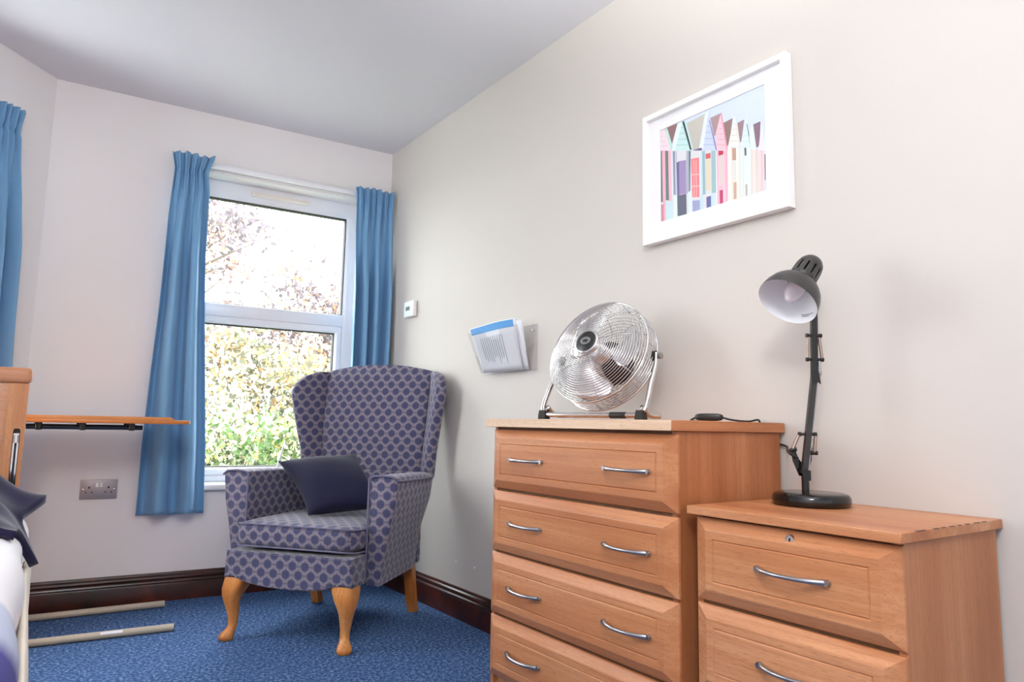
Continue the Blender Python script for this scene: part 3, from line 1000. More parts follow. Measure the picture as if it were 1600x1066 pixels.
cheek('cheek', [elbow1 + side * -0.010 + Vector((0, 0, 0.010)), elbow1 + side * 0.008 + Vector((0, 0, 0.012)), elbow1 + side * 0.013 + Vector((0, 0, -0.016)), elbow1 + side * 0.006 + Vector((0, 0, -0.008)), elbow1 + side * -0.008 + Vector((0, 0, -0.014))], M['gloss_black'], 0.007)
def coil(name, a, b, r):
    a, b = Vector(a), Vector(b); d = b - a; ln = d.length; d.normalize()
    x, y, z = frame_from(d, (1, 0, 0))
    turns = int(ln / 0.0030)
    bm = NB(); prof = []
    prof.append((r * 0.55, 0))
    for k in range(turns):
        h = ln * (k + 0.15) / turns
        prof += [(r * 0.88, h), (r, h + ln / turns * 0.35), (r * 0.88, h + ln / turns * 0.7)]
    prof.append((r * 0.55, ln))
    add_lathe(bm, prof, a, d, 12, ref=(1, 0, 0))
    return obj(name, bm, M['spring'], lamp, angle=70)
def pin(a, b, r=0.0035):
    bm = NB(); add_tube(bm, [a, b], r, 10)
    for p, q in ((a, b), (b, a)):
        d = (q - p).normalized()
        add_tube(bm, [p - d * 0.001, p + d * 0.005], r * 1.5, 10)
    return obj('spring_pin', bm, M['black'], lamp, angle=40)
lower_mid = L3(-0.137, -2.668, 0.833)
pin(lower_mid - side * 0.021, lower_mid + side * 0.019)
coil('spring', lower_mid - side * 0.022 + Vector((0, 0, -0.002)), c0 - side * 0.025 + Vector((0, 0, 0.056)), 0.0043)
coil('spring', lower_mid + side * 0.018 + Vector((0, 0, -0.003)), c0 + side * 0.026 + Vector((0, 0, 0.050)), 0.0043)
pin(c0 - side * 0.031 + Vector((0, 0, 0.052)), c0 - side * 0.018 + Vector((0, 0, 0.056)))
pin(c0 + side * 0.018 + Vector((0, 0, 0.048)), c0 + side * 0.031 + Vector((0, 0, 0.048)))
um = elbow1 + (head - elbow1) * 0.205
un = elbow1 + (head - elbow1) * 0.475
pin(um - side * 0.017, um + side * 0.022); pin(un - side * 0.017, un + side * 0.018)
coil('spring', un - side * 0.014 + Vector((0, 0, -0.004)), um - side * 0.014 + Vector((0, 0, 0.003)), 0.0036)
coil('spring', un + side * 0.013 + Vector((0, 0, -0.004)), um + side * 0.020 + Vector((0, 0, 0.003)), 0.0038)
bm = NB(); add_tube(bm, [elbow1 + side * 0.014 + Vector((0, 0, 0.040)), elbow1 + side * 0.015 + Vector((0, 0, 0.018)), elbow1 + side * 0.012 + Vector((0, 0, -0.012))], 0.003, 8)
add_lathe(bm, [(0.006, 0), (0.006, 0.006), (0.003, 0.008)], elbow1 + side * 0.010 + Vector((0, 0, 0.010)), side, 12)
obj('wing_nut', bm, M['satin'], lamp, angle=40)
# shade: bowl, slotted neck and cap
SD = Vector((-0.645, 0.083, -0.760)).normalized()
S_OPEN = L3(-0.210, -2.672, 1.139)
bm = NB()
outer = [(0.0700, 0.000), (0.0694, 0.010), (0.0668, 0.024), (0.0612, 0.040), (0.0520, 0.054), (0.0430, 0.063), (0.0365, 0.068), (0.0335, 0.071)]
add_lathe(bm, [(0.0700, 0.0)] + outer[1:], S_OPEN, -SD, 56, ref=(0, 0, 1), cap=False)
shade = obj('lamp_shade', bm, M['grey_enamel'], lamp, angle=60)
bm = NB(); add_lathe(bm, [(0.0700, 0.0)] + [(r - 0.0014, h) for r, h in outer[1:]] + [(0.0, 0.0735)], S_OPEN, -SD, 56, ref=(0, 0, 1), cap=False)
obj('shade_lining', bm, M['white_enamel'], shade, angle=60, label='white inside of the shade')
# neck with real slots between ribs
x_, y_, a_ = frame_from(-SD, (0, 0, 1))
NB0 = S_OPEN + a_ * 0.070
def ringpts(r, h, n=48):
    return [NB0 + a_ * h + (x_ * math.cos(2 * PI * k / n) + y_ * math.sin(2 * PI * k / n)) * r for k in range(n)]
bm = NB()
hs = [(0.0330, 0.000), (0.0326, 0.012), (0.0316, 0.044), (0.0306, 0.052), (0.0285, 0.062), (0.0225, 0.072), (0.0135, 0.078), (0.0001, 0.0795)]
RR = [[bm.verts.new(p) for p in ringpts(r, h)] for r, h in hs]
for j in range(len(hs) - 1):
    for k in range(48):
        if j == 1 and k % 4 == 1: continue             # the slot
        k2 = (k + 1) % 48
        bm.faces.new((RR[j][k], RR[j][k2], RR[j + 1][k2], RR[j + 1][k]))
nk = obj('shade_neck', bm, M['grey_enamel'], lamp, angle=50)
md = nk.modifiers.new('thickness', 'SOLIDIFY'); md.thickness = 0.0012; md.offset = -1
bm = NB(); add_lathe(bm, [(0.006, 0.074), (0.006, 0.084), (0.004, 0.087), (0, 0.087)], NB0, a_, 14, ref=(0, 0, 1))
obj('neck_knob', bm, M['grey_enamel'], nk, angle=40)
bm = NB(); add_lathe(bm, [(0.013, -0.014), (0.0165, -0.005), (0.0200, 0.006), (0.0225, 0.018), (0.0215, 0.030), (0.0180, 0.044), (0.0125, 0.055), (0.006, 0.063), (0, 0.066)], S_OPEN + a_ * 0.068, SD, 28, ref=(0, 0, 1))
obj('light_bulb', bm, M['bulb'], lamp, angle=70)
# printed stickers on the lining, laid on its curve
def lining_patch(name, ang0, ang1, h0, h1, mat):
    prof = [(r - 0.0020, h) for r, h in outer]
    def rad(h): return lerp_table([(hh, rr) for rr, hh in prof], h)
    bm = NB()
    def f(u, v):
        a = ang0 + (ang1 - ang0) * u; h = h0 + (h1 - h0) * v
        return S_OPEN + a_ * h + (x_ * math.cos(a) + y_ * math.sin(a)) * rad(h)
    add_grid(bm, f, 8, 4)
    return obj(name, bm, mat, shade, angle=180)
def ang_of(world_dir):
    d = Vector(world_dir); return math.atan2(d.dot(y_), d.dot(x_))
AD = ang_of(_r2 * 0.25 - _u2 * 0.95)
AL = ang_of(-_r2 * 0.85 + _u2 * 0.35)
for k, (w, hh) in enumerate(((0.30, 0.018), (0.36, 0.0225))):
    lining_patch('label_line', AD - w * (0.75 if k else 0.35), AD + w * 0.7, hh, hh + 0.0022, M['ink'])
lining_patch('label_mark', AL - 0.16, AL + 0.10, 0.010, 0.020, M['yellow_ink'])
bm = NB(); nj = S_OPEN + a_ * 0.082 + side * 0.026
add_tube(bm, [head - Vector((0, 0, 0.006)), head + Vector((0, 0, 0.012)), (head + nj) / 2 + side * 0.006 + Vector((0, 0, 0.012)), nj], 0.0055, 10)
add_lathe(bm, [(0.009, -0.006), (0.009, 0.010), (0.005, 0.013)], head, side, 14)
obj('head_joint', bm, M['gloss_black'], lamp, angle=40)
# flex: from the lower joint behind the chest up to its top, with an inline switch
bm = NB()
flex = [L3(-0.160, -2.655, 0.778), L3(-0.150, -2.630, 0.785), L3(-0.080, -2.575, 0.792), L3(-0.016, -2.530, 0.800), L3(-0.0085, -2.50, 0.806), L3(-0.0085, -2.46, 0.815), L3(-0.0040, -2.445, 0.84), L3(-0.0042, -2.442, 0.862), L3(-0.020, -2.446, 0.8680), L3(-0.060, -2.446, 0.8630),
        L3(-0.110, -2.432, 0.8660), L3(-0.125, -2.412, 0.8725)]
def smooth_path(P, n=8):
    out = []
    for i in range(len(P) - 1):
        p0, p1, p2, p3 = P[max(i - 1, 0)], P[i], P[i + 1], P[min(i + 2, len(P) - 1)]
        for k in range(n):
            t = k / n
            out.append(0.5 * ((2 * p1) + (p2 - p0) * t + (2 * p0 - 5 * p1 + 4 * p2 - p3) * t * t + (3 * p1 - p0 - 3 * p2 + p3) * t ** 3))
    out.append(P[-1]); return out
add_tube(bm, smooth_path(flex), 0.0026, 8)
add_tube(bm, smooth_path([L3(-0.155, -2.352, 0.8725), L3(-0.158, -2.335, 0.8640), L3(-0.13, -2.32, 0.8628), L3(-0.08, -2.31, 0.8628), L3(-0.02, -2.30, 0.8628)]), 0.0026, 8)
obj('cable', bm, M['rubber'], lamp, angle=180)
bm = NB(); rings = []
p0, p1 = L3(-0.124, -2.415, 0.8725), L3(-0.156, -2.350, 0.8725)
ax = (p1 - p0).normalized(); sd = ax.cross(Vector((0, 0, 1)))
for q, w, h in ((0, 0.006, 0.005), (0.06, 0.0095, 0.008), (0.2, 0.0115, 0.0100), (0.8, 0.0115, 0.0100), (0.94, 0.0095, 0.008), (1, 0.006, 0.005)):
    c = p0 + (p1 - p0) * q
    rings.append([c + sd * math.copysign(abs(math.cos(a)) ** 0.5, math.cos(a)) * w + Vector((0, 0, 1)) * math.copysign(abs(math.sin(a)) ** 0.5, math.sin(a)) * h for a in [2 * PI * k / 16 for k in range(16)]])
add_loft(bm, rings)
obj('inline_switch', bm, M['black'], lamp, angle=40)

# ------------------------------------------------------------------ chrome floor fan standing on the chest
FX, FY, FZ = -0.205, -2.024, 0.860
fan = thing('fan', 'chrome wire-caged fan on a tube stand, standing on the taller chest', 'fan', (FX, FY, FZ))
FN = Vector((-0.894, -0.226, 0.373)).normalized()
FB = Vector((0.245, -0.970, 0)).normalized()          # along the stand
FU = FN.cross(FB).normalized()
if FU.z < 0: FU = -FU
FC = Vector((0.0, 0.0, 0.203))
FR = 0.169
def fp(r, a, h): return FC + (FB * math.cos(a) + FU * math.sin(a)) * r + FN * h
def torus(bm, r, h, t, n=72, m=5):
    add_tube(bm, [fp(r, 2 * PI * k / n, h) for k in range(n)], t, m, closed=True)
def front_h(r): return 0.022 + 0.062 * (1 - (r / FR) ** 2.6)
def rear_h(r): return -0.040 - 0.058 * (1 - (r / FR) ** 3.0)
for nm, hf, nring, r0 in (('front_grille', front_h, 21, 0.040), ('rear_grille', rear_h, 14, 0.060)):
    bm = NB()
    for k in range(nring):
        r = r0 + (FR - r0) * (k + 0.5) / nring
        torus(bm, r, hf(r), 0.0012)
    for k in range(8):
        a = 2 * PI * (k + 0.35) / 8
        add_tube(bm, [fp(r0 - 0.004 + (FR + 0.003 - r0) * q / 12.0, a, hf(min(FR, r0 + (FR - r0) * q / 12.0)) - 0.0022) for q in range(13)], 0.0014, 5)
    if nm == 'front_grille':
        for k, h in enumerate((0.014, 0.004, -0.007)):
            torus(bm, FR + 0.0025, h, 0.0012)
    else:
        for k, h in enumerate((-0.018, -0.029)):
            torus(bm, FR + 0.0025, h, 0.0012)
    for k in range(16):
        a = 2 * PI * (k + 0.35) / 16
        if nm == 'front_grille':
            add_tube(bm, [fp(FR, a, 0.022), fp(FR + 0.001, a, -0.040)], 0.0014, 5)
    obj(nm, bm, M['wire'], fan, angle=180)
bm = NB(); torus(bm, FR + 0.002, 0.020, 0.0030, 96, 8); torus(bm, FR + 0.002, -0.040, 0.0030, 96, 8)
obj('rim_ring', bm, M['chrome'], fan, angle=180)
# hub cap with an oval badge
bm = NB(); add_lathe(bm, [(0.040, -0.008), (0.041, 0.0), (0.0395, 0.004), (0.036, 0.006), (0.033, 0.0055)], FC + FN * 0.081, FN, 48, ref=FU)
cap_ = obj('hub_cap', bm, M['chrome'], fan, angle=40)
bm = NB(); add_lathe(bm, [(0.0335, 0.0), (0.0335, 0.006), (0.031, 0.0075), (0.0, 0.0085)], FC + FN * 0.081, FN, 48, ref=FU)
obj('hub_disc', bm, M['black'], cap_, angle=40, label='matt black disc in the middle of the grille')
# emblem: silver oval with a small five-pointed crown and a bar beneath
EU = (Vector((0, 0, 1)) - FN * FN.z).normalized()
ER = EU.cross(FN) * 1.0
EC = FC + FN * 0.0897
bm = NB(); add_prism(bm, [EC + ER * 0.0185 * math.cos(2 * PI * k / 40) + EU * 0.0125 * math.sin(2 * PI * k / 40) for k in range(40)], FN * 0.0012)
obj('badge', bm, M['satin'], cap_, angle=30, label='silver oval badge with a crown')
crown = [(-0.0105, 0.0050), (-0.0078, -0.0035), (0.0078, -0.0035), (0.0105, 0.0050), (0.0052, 0.0008), (0.0042, 0.0068), (0.0016, 0.0012), (0.0, 0.0082), (-0.0016, 0.0012), (-0.0042, 0.0068), (-0.0052, 0.0008)]
bm = NB(); add_prism(bm, [EC + FN * 0.0011 + ER * x + EU * y for x, y in crown], FN * 0.0005)
add_prism(bm, [EC + FN * 0.0011 + ER * x + EU * y for x, y in ((-0.0085, -0.0052), (-0.0085, -0.0066), (0.0085, -0.0066), (0.0085, -0.0052))], FN * 0.0005)
obj('crown_emblem', bm, M['black'], cap_, smooth=False)
# three broad blades and the motor
for k in range(3):
    a0 = 2 * PI * k / 3 - 1.85
    bm = NB()
    def bl(u, v, a0=a0):
        r = 0.030 + 0.122 * v
        wdt = 0.40 + 0.62 * math.sin(min(1, v * 1.25) * PI * 0.62) ** 1.2
        if v > 0.72: wdt *= math.sqrt(max(0.05, 1 - ((v - 0.72) / 0.285) ** 2.4))
        a = a0 + (u - 0.5) * wdt * 1.55
        return fp(r, a, 0.004 - (u - 0.5) * 0.052 + 0.008 * math.sin(PI * u))
    add_grid(bm, bl, 20, 20)
    o = obj('fan_blade', bm, M['alu'], fan, angle=180)
    md = o.modifiers.new('thickness', 'SOLIDIFY'); md.thickness = 0.0016; md.offset = 0
bm = NB(); add_lathe(bm, [(0.0, 0.030), (0.022, 0.028), (0.030, 0.018), (0.031, -0.020), (0.0, -0.022)], FC, FN, 32, ref=FU)
obj('blade_hub', bm, M['alu'], fan, angle=40)
bm = NB(); add_lathe(bm, [(0.0, -0.026), (0.058, -0.028), (0.062, -0.034), (0.062, -0.094), (0.052, -0.116), (0.0, -0.118)], FC, FN, 40, ref=FU)
obj('motor', bm, M['black'], fan, angle=40)
# tube stand
HW = 0.172
piv_h = FC.z
yb = 0.016
PO = -0.030 * FN
def st(b, f, z):
    # f: towards the room; the tubes lean back to the pivots behind the cage centre
    return FB * b + Vector((FB.y, -FB.x, 0)) * (f - 0.027 * min(1.0, z / FC.z)) + Vector((0, 0, z - 0.011 * min(1.0, z / FC.z) ** 2))
path = [st(-HW - 0.004, 0, piv_h + 0.010), st(-HW - 0.005, 0.002, piv_h - 0.03), st(-HW - 0.010, 0.028, 0.11), st(-HW - 0.014, 0.045, 0.060), st(-HW - 0.010, 0.055, 0.030), st(-HW + 0.008, 0.060, 0.018), st(-HW + 0.035, 0.062, 0.0155),
        st(0, 0.062, 0.015), st(HW - 0.035, 0.062, 0.0155), st(HW - 0.008, 0.060, 0.018), st(HW + 0.008, 0.055, 0.030), st(HW + 0.012, 0.045, 0.060), st(HW + 0.009, 0.028, 0.11), st(HW + 0.005, 0.002, piv_h - 0.03), st(HW + 0.004, 0, piv_h + 0.010)]
bm = NB(); add_tube(bm, smooth_path(path, 8), 0.0078, 12)
stn = obj('stand', bm, M['chrome'], fan, angle=180)
for s in (-1, 1):
    bm = NB(); add_tube(bm, smooth_path([st(s * HW * 0.99, 0.050, 0.040), st(s * HW * 0.99, 0.01, 0.018), st(s * HW * 0.99, -0.05, 0.0155)], 6), 0.0078, 12)
    obj('back_tube', bm, M['chrome'], stn, angle=180)
    for f in (0.058,):
        bm = NB(); c = st(s * (HW + (0.002 if f > 0 else -0.004)), f, 0)
        add_loft(bm, [[c + FB * a * w + Vector((FB.y, -FB.x, 0)) * b * w + Vector((0, 0, z)) for a, b in ((-1, -1), (1, -1), (1, 1), (-1, 1))] for z, w in ((0.0005, 0.0135), (0.018, 0.0125), (0.030, 0.0105))])
        obj('foot', bm, M['rubber'], fan, angle=20, label='black rubber foot')
    bm = NB(); c = FC + PO + FB * s * (FR - 0.004)
    add_lathe(bm, [(0.016, 0), (0.016, 0.010), (0.008, 0.012)], c, FB * s, 18)
    obj('pivot_bracket', bm, M['black'], fan, angle=40)
    bm = NB(); add_lathe(bm, [(0.005, 0.012), (0.005, 0.020), (0.0095, 0.021), (0.0095, 0.028), (0.007, 0.030), (0, 0.030)], c, FB * s, 18)
    obj('knob', bm, M['satin'], fan, angle=40)
bm = NB(); add_lathe(bm, [(0.0088, -0.034), (0.0092, -0.03), (0.0092, 0.016), (0.0088, 0.02)], st(HW - 0.065, 0.062, 0.0155), FB, 16)
obj('stand_sleeve', bm, M['black'], stn, angle=40)
# ------------------------------------------------------------------ things on the walls
# framed print of beach huts on the right wall
PY0, PY1, PZ0, PZ1 = -2.567, -2.030, 1.432, 1.8695
pic = thing('picture_frame', 'white framed print of pastel beach huts hanging on the right wall', 'picture', (0, (PY0 + PY1) / 2, PZ0))
pcy, pcz = (PY0 + PY1) / 2, PZ0
def frame_loops(loops, y0, y1, z0, z1):
    bm = NB(); L = []
    for x, d in loops:
        L.append([bm.verts.new((x, y, z)) for y, z in ((y0 + d, z0 + d), (y1 - d, z0 + d), (y1 - d, z1 - d), (y0 + d, z1 - d))])
    L.append(L[0])
    for A, B in zip(L, L[1:]):
        for k in range(4):
            bm.faces.new((A[k], A[(k + 1) % 4], B[(k + 1) % 4], B[k]))
    return bm
fr = frame_loops([(-0.002, 0), (-0.0285, 0), (-0.030, 0.0015), (-0.030, 0.0165), (-0.0285, 0.018), (-0.002, 0.018)], PY0 - pcy, PY1 - pcy, 0, PZ1 - pcz)
obj('frame', fr, M['frame_white'], pic, angle=25)
obj('backing_board', box(-0.008, -0.002, PY0 - pcy + 0.017, PY1 - pcy - 0.017, 0.017, PZ1 - pcz - 0.017), M['mount'], pic)
QY0, QY1, QZ0, QZ1 = -2.0925, -2.4885, 1.501, 1.811          # print: left, right, bottom, top
bm = frame_loops([(-0.0125, 0), (-0.0145, 0), (-0.0145, 0.0), (-0.0125, 0.0)], -1, 1, -1, 1); bm.free()
bm = NB()
O = [(PY0 + 0.017, PZ0 + 0.017), (PY1 - 0.017, PZ0 + 0.017), (PY1 - 0.017, PZ1 - 0.017), (PY0 + 0.017, PZ1 - 0.017)]
I = [(QY1, QZ0), (QY0, QZ0), (QY0, QZ1), (QY1, QZ1)]
L = []
for P, x in ((O, -0.010), (O, -0.0130), ([(i[0], i[1]) for i in I], -0.0130), ([(i[0] + (0.0015 if i[0] < -2.3 else -0.0015), i[1] + (0.0015 if i[1] < 1.6 else -0.0015)) for i in I], -0.0108)):
    L.append([bm.verts.new((x, y - pcy, z - pcz)) for y, z in P])
for A, B in zip(L, L[1:]):
    for k in range(4):
        bm.faces.new((A[k], A[(k + 1) % 4], B[(k + 1) % 4], B[k]))
obj('mount', bm, M['mount'], pic, smooth=False, label='wide white mount around the print')
HUTS = [((245,222,228),[(-0.005,1.0),(0.051,1.0),(0.112,0.732),(-0.007,0.781)]),
((150,115,115),[(0.068,0.997),(0.185,0.995),(0.121,0.783)]),
((190,225,215),[(0.049,0.994),(0.076,0.993),(0.148,0.709),(0.124,0.697)]),
((200,196,186),[(0.266,0.954),(0.469,0.967),(0.43,0.622),(0.326,0.648)]),
((205,235,232),[(0.242,1.011),(0.326,0.644),(0.143,0.719)]),
((228,242,244),[(0.185,0.987),(0.241,0.999),(0.154,0.711),(0.12,0.716)]),
((60,75,78),[(0.234,0.99),(0.254,0.986),(0.334,0.649),(0.311,0.659)]),
((205,232,228),[(0.254,0.991),(0.274,0.985),(0.343,0.645),(0.33,0.647)]),
((178,150,150),[(0.513,0.902),(0.622,0.905),(0.584,0.7),(0.547,0.7)]),
((150,125,120),[(0.632,0.794),(0.718,0.804),(0.685,0.555),(0.664,0.548)]),
((160,135,140),[(0.758,0.737),(0.82,0.745),(0.792,0.54),(0.779,0.539)]),
((145,118,132),[(0.895,0.662),(0.957,0.665),(0.943,0.44),(0.917,0.428)]),
((208,218,245),[(0.501,0.976),(0.573,0.543),(0.428,0.603)]),
((230,238,247),[(0.465,0.973),(0.501,0.988),(0.442,0.617),(0.402,0.641)]),
((120,120,170),[(0.502,0.88),(0.511,0.875),(0.573,0.547),(0.562,0.548)]),
((248,205,215),[(0.61,0.893),(0.664,0.511),(0.569,0.55),(0.555,0.689)]),
((240,165,180),[(0.61,0.901),(0.623,0.895),(0.671,0.508),(0.657,0.514)]),
((240,238,230),[(0.736,0.826),(0.779,0.5),(0.673,0.544)]),
((232,226,214),[(0.738,0.741),(0.76,0.736),(0.783,0.502),(0.771,0.504)]),
((222,240,242),[(0.837,0.756),(0.873,0.461),(0.781,0.499)]),
((90,110,120),[(0.839,0.694),(0.845,0.692),(0.875,0.464),(0.867,0.464)]),
((225,236,236),[(0.889,0.672),(0.919,0.401),(0.871,0.425),(0.859,0.565)]),
((244,228,231),[(0.967,0.67),(0.98,0.376),(0.934,0.4)]),
((225,235,240),[(1.001,0.614),(1.008,0.365),(0.969,0.381)]),
((226,226,228),[(-0.007,0.781),(1.019,0.361),(1.004,0.006),(-0.007,-0.005)]),
((112,128,134),[(-0.004,0.778),(0.022,0.767),(0.024,0.212),(0.001,0.215)]),
((244,182,190),[(0.017,0.772),(0.049,0.759),(0.052,-0.006),(0.025,-0.002)]),
((118,136,142),[(0.051,0.755),(0.085,0.741),(0.091,0.206),(0.055,0.218)]),
((246,190,197),[(0.083,0.745),(0.115,0.732),(0.12,0.189),(0.09,0.199)]),
((212,150,166),[(0.001,0.19),(0.032,0.18),(0.034,-0.008),(0.003,-0.003)]),
((205,232,238),[(0.054,0.202),(0.124,0.187),(0.127,0.001),(0.056,0.002)]),
((150,158,182),[(0.133,0.717),(0.174,0.701),(0.174,0.237),(0.139,0.248)]),
((88,84,110),[(0.171,0.706),(0.287,0.659),(0.286,0.548),(0.173,0.576)]),
((165,148,192),[(0.194,0.585),(0.27,0.567),(0.27,0.212),(0.198,0.228)]),
((120,112,150),[(0.173,0.58),(0.198,0.579),(0.198,0.224),(0.178,0.227)]),
((112,122,140),[(0.275,0.663),(0.318,0.646),(0.31,0.231),(0.274,0.211)]),
((228,240,240),[(0.139,0.236),(0.178,0.231),(0.178,0.006),(0.137,0.006)]),
((112,116,132),[(0.176,0.228),(0.27,0.212),(0.272,0.002),(0.178,0.01)]),
((222,238,240),[(0.29,0.23),(0.328,0.225),(0.328,0.004),(0.292,0.004)]),
((112,100,150),[(0.311,0.645),(0.428,0.633),(0.428,0.589),(0.314,0.611)]),
((104,84,92),[(0.322,0.608),(0.402,0.591),(0.401,0.539),(0.323,0.558)]),
((242,138,142),[(0.321,0.559),(0.401,0.543),(0.401,0.136),(0.329,0.16)]),
((246,190,190),[(0.345,0.542),(0.352,0.539),(0.352,0.156),(0.345,0.159)]),
((246,190,190),[(0.368,0.532),(0.375,0.53),(0.375,0.149),(0.368,0.151)]),
((246,190,190),[(0.32,0.401),(0.402,0.375),(0.402,0.363),(0.32,0.389)]),
((246,190,190),[(0.324,0.278),(0.402,0.255),(0.402,0.243),(0.324,0.266)]),
((200,224,232),[(0.402,0.599),(0.441,0.591),(0.434,-0.001),(0.404,0.001)]),
((165,170,206),[(0.33,0.124),(0.403,0.107),(0.404,0.008),(0.331,0.009)]),
((160,190,196),[(0.432,0.595),(0.465,0.585),(0.466,0.146),(0.434,0.148)]),
((216,106,114),[(0.465,0.554),(0.514,0.544),(0.513,0.491),(0.464,0.502)]),
((230,216,192),[(0.467,0.501),(0.513,0.491),(0.512,0.169),(0.466,0.177)]),
((165,196,200),[(0.515,0.565),(0.564,0.548),(0.56,0.129),(0.514,0.137)]),
((112,114,168),[(0.467,0.114),(0.51,0.114),(0.51,0.002),(0.467,0.004)]),
((208,228,238),[(0.511,0.13),(0.56,0.129),(0.559,0.002),(0.512,0.002)]),
((248,192,206),[(0.571,0.545),(0.666,0.506),(0.662,0.01),(0.568,0.007)]),
((205,70,92),[(0.587,0.536),(0.632,0.517),(0.631,0.483),(0.587,0.485)]),
((226,212,204),[(0.594,0.482),(0.625,0.477),(0.623,0.184),(0.592,0.188)]),
((196,80,116),[(0.591,0.138),(0.621,0.135),(0.621,0.005),(0.591,0.003)]),
((242,235,224),[(0.671,0.536),(0.779,0.491),(0.777,-0.005),(0.669,0.008)]),
((196,160,140),[(0.711,0.512),(0.745,0.498),(0.744,0.38),(0.711,0.389)]),
((226,226,222),[(0.715,0.38),(0.743,0.373),(0.742,0.187),(0.715,0.19)]),
((206,176,156),[(0.716,0.174),(0.75,0.169),(0.749,0.008),(0.716,0.006)]),
((228,238,236),[(0.781,0.49),(0.876,0.451),(0.874,-0.001),(0.779,-0.002)]),
((110,95,100),[(0.817,0.47),(0.833,0.464),(0.834,0.39),(0.818,0.392)]),
((192,182,178),[(0.819,0.115),(0.839,0.115),(0.84,0.007),(0.82,0.004)]),
((236,222,214),[(0.874,0.429),(0.921,0.41),(0.918,0.007),(0.874,0.003)]),
((246,208,210),[(0.923,0.402),(0.983,0.377),(0.979,0.011),(0.921,0.009)]),
((226,216,210),[(0.937,0.389),(0.961,0.383),(0.956,0.008),(0.931,0.009)]),
((216,228,236),[(0.985,0.376),(1.019,0.361),(1.005,0.009),(0.98,0.011)]),
((90,96,110),[(0.984,0.34),(0.991,0.338),(0.988,0.098),(0.982,0.097)])]
def clip(poly):
    def cut(P, axis, lim, keep_less):
        out = []
        for i in range(len(P)):
            a, b = P[i - 1], P[i]
            ia = (a[axis] <= lim) if keep_less else (a[axis] >= lim)
            ib = (b[axis] <= lim) if keep_less else (b[axis] >= lim)
            if ia != ib:
                t = (lim - a[axis]) / (b[axis] - a[axis])
                out.append((a[0] + (b[0] - a[0]) * t, a[1] + (b[1] - a[1]) * t))
            if ib: out.append(b)
        return out
    for ax, lim, less in ((0, 0.0, False), (0, 1.0, True), (1, 0.0, False), (1, 1.0, True)):
        poly = cut(poly, ax, lim, less)
        if len(poly) < 3: return None
    return poly
bm = NB(); inks = []
def ink(poly, c, x):
    poly = clip(poly)
    if not poly: return
    f = bm.faces.new([bm.verts.new((x, QY0 + (QY1 - QY0) * p - pcy, QZ0 + (QZ1 - QZ0) * q - pcz)) for p, q in poly])
    inks.append(c)
ink([(0, 0), (1, 0), (1, 1), (0, 1)], (214, 225, 242), -0.0100)
lower = [h for h in HUTS if max(q for _, q in h[1]) < 0.80 and min(q for _, q in h[1]) < 0.5]
upper = [h for h in HUTS if h not in lower]
for i, (c, poly) in enumerate(upper):
    ink(poly, c, -0.0101 - 0.000012 * i)
for i, (c, poly) in enumerate(lower):
    ink(poly, c, -0.0101 - 0.000012 * (i + len(upper)))
for c, poly in [((236,240,246),[(0.161,0.71),(0.169,0.707),(0.17,0.238),(0.162,0.241)]),((222,232,240),[(0.281,0.661),(0.288,0.658),(0.288,0.206),(0.281,0.209)]),((188,200,212),[(0.293,0.656),(0.301,0.653),(0.301,0.226),(0.293,0.228)]),((230,240,244),[(0.408,0.609),(0.416,0.606),(0.414,0.131),(0.407,0.134)]),((206,226,234),[(0.423,0.603),(0.431,0.6),(0.428,0.009),(0.42,0.011)]),((214,230,232),[(0.459,0.584),(0.465,0.582),(0.464,0.146),(0.458,0.148)]),((222,234,236),[(0.513,0.566),(0.518,0.564),(0.517,0.136),(0.511,0.138)]),((240,244,246),[(0.563,0.546),(0.57,0.543),(0.566,0.003),(0.559,0.006)]),((250,222,228),[(0.587,0.485),(0.591,0.483),(0.591,0.18),(0.586,0.182)]),((252,226,232),[(0.632,0.517),(0.637,0.515),(0.634,0.012),(0.628,0.014)]),((240,160,178),[(0.659,0.506),(0.664,0.504),(0.66,0.011),(0.655,0.013)]),((250,248,240),[(0.691,0.528),(0.697,0.525),(0.692,0.008),(0.687,0.01)]),((214,204,190),[(0.707,0.521),(0.711,0.52),(0.706,0.011),(0.702,0.012)]),((250,246,238),[(0.747,0.505),(0.752,0.503),(0.747,0.009),(0.742,0.01)]),((222,214,200),[(0.774,0.493),(0.779,0.491),(0.774,-0.004),(0.769,-0.002)]),((206,222,222),[(0.803,0.481),(0.808,0.479),(0.803,0.001),(0.799,0.003)]),((246,250,250),[(0.842,0.465),(0.847,0.463),(0.843,0.003),(0.837,0.005)]),((210,200,190),[(0.875,0.444),(0.879,0.442),(0.874,0.003),(0.87,0.004)]),((250,240,232),[(0.897,0.42),(0.901,0.418),(0.896,0.003),(0.892,0.004)]),((212,196,188),[(0.915,0.413),(0.919,0.411),(0.914,0.0),(0.911,0.002)]),((255,232,232),[(0.935,0.397),(0.939,0.395),(0.935,0.008),(0.931,0.009)]),((236,180,186),[(0.96,0.387),(0.964,0.385),(0.959,0.007),(0.956,0.008)]),((250,226,226),[(0.975,0.381),(0.979,0.379),(0.975,0.009),(0.971,0.01)])]:
    ink(poly, c, -0.01098)
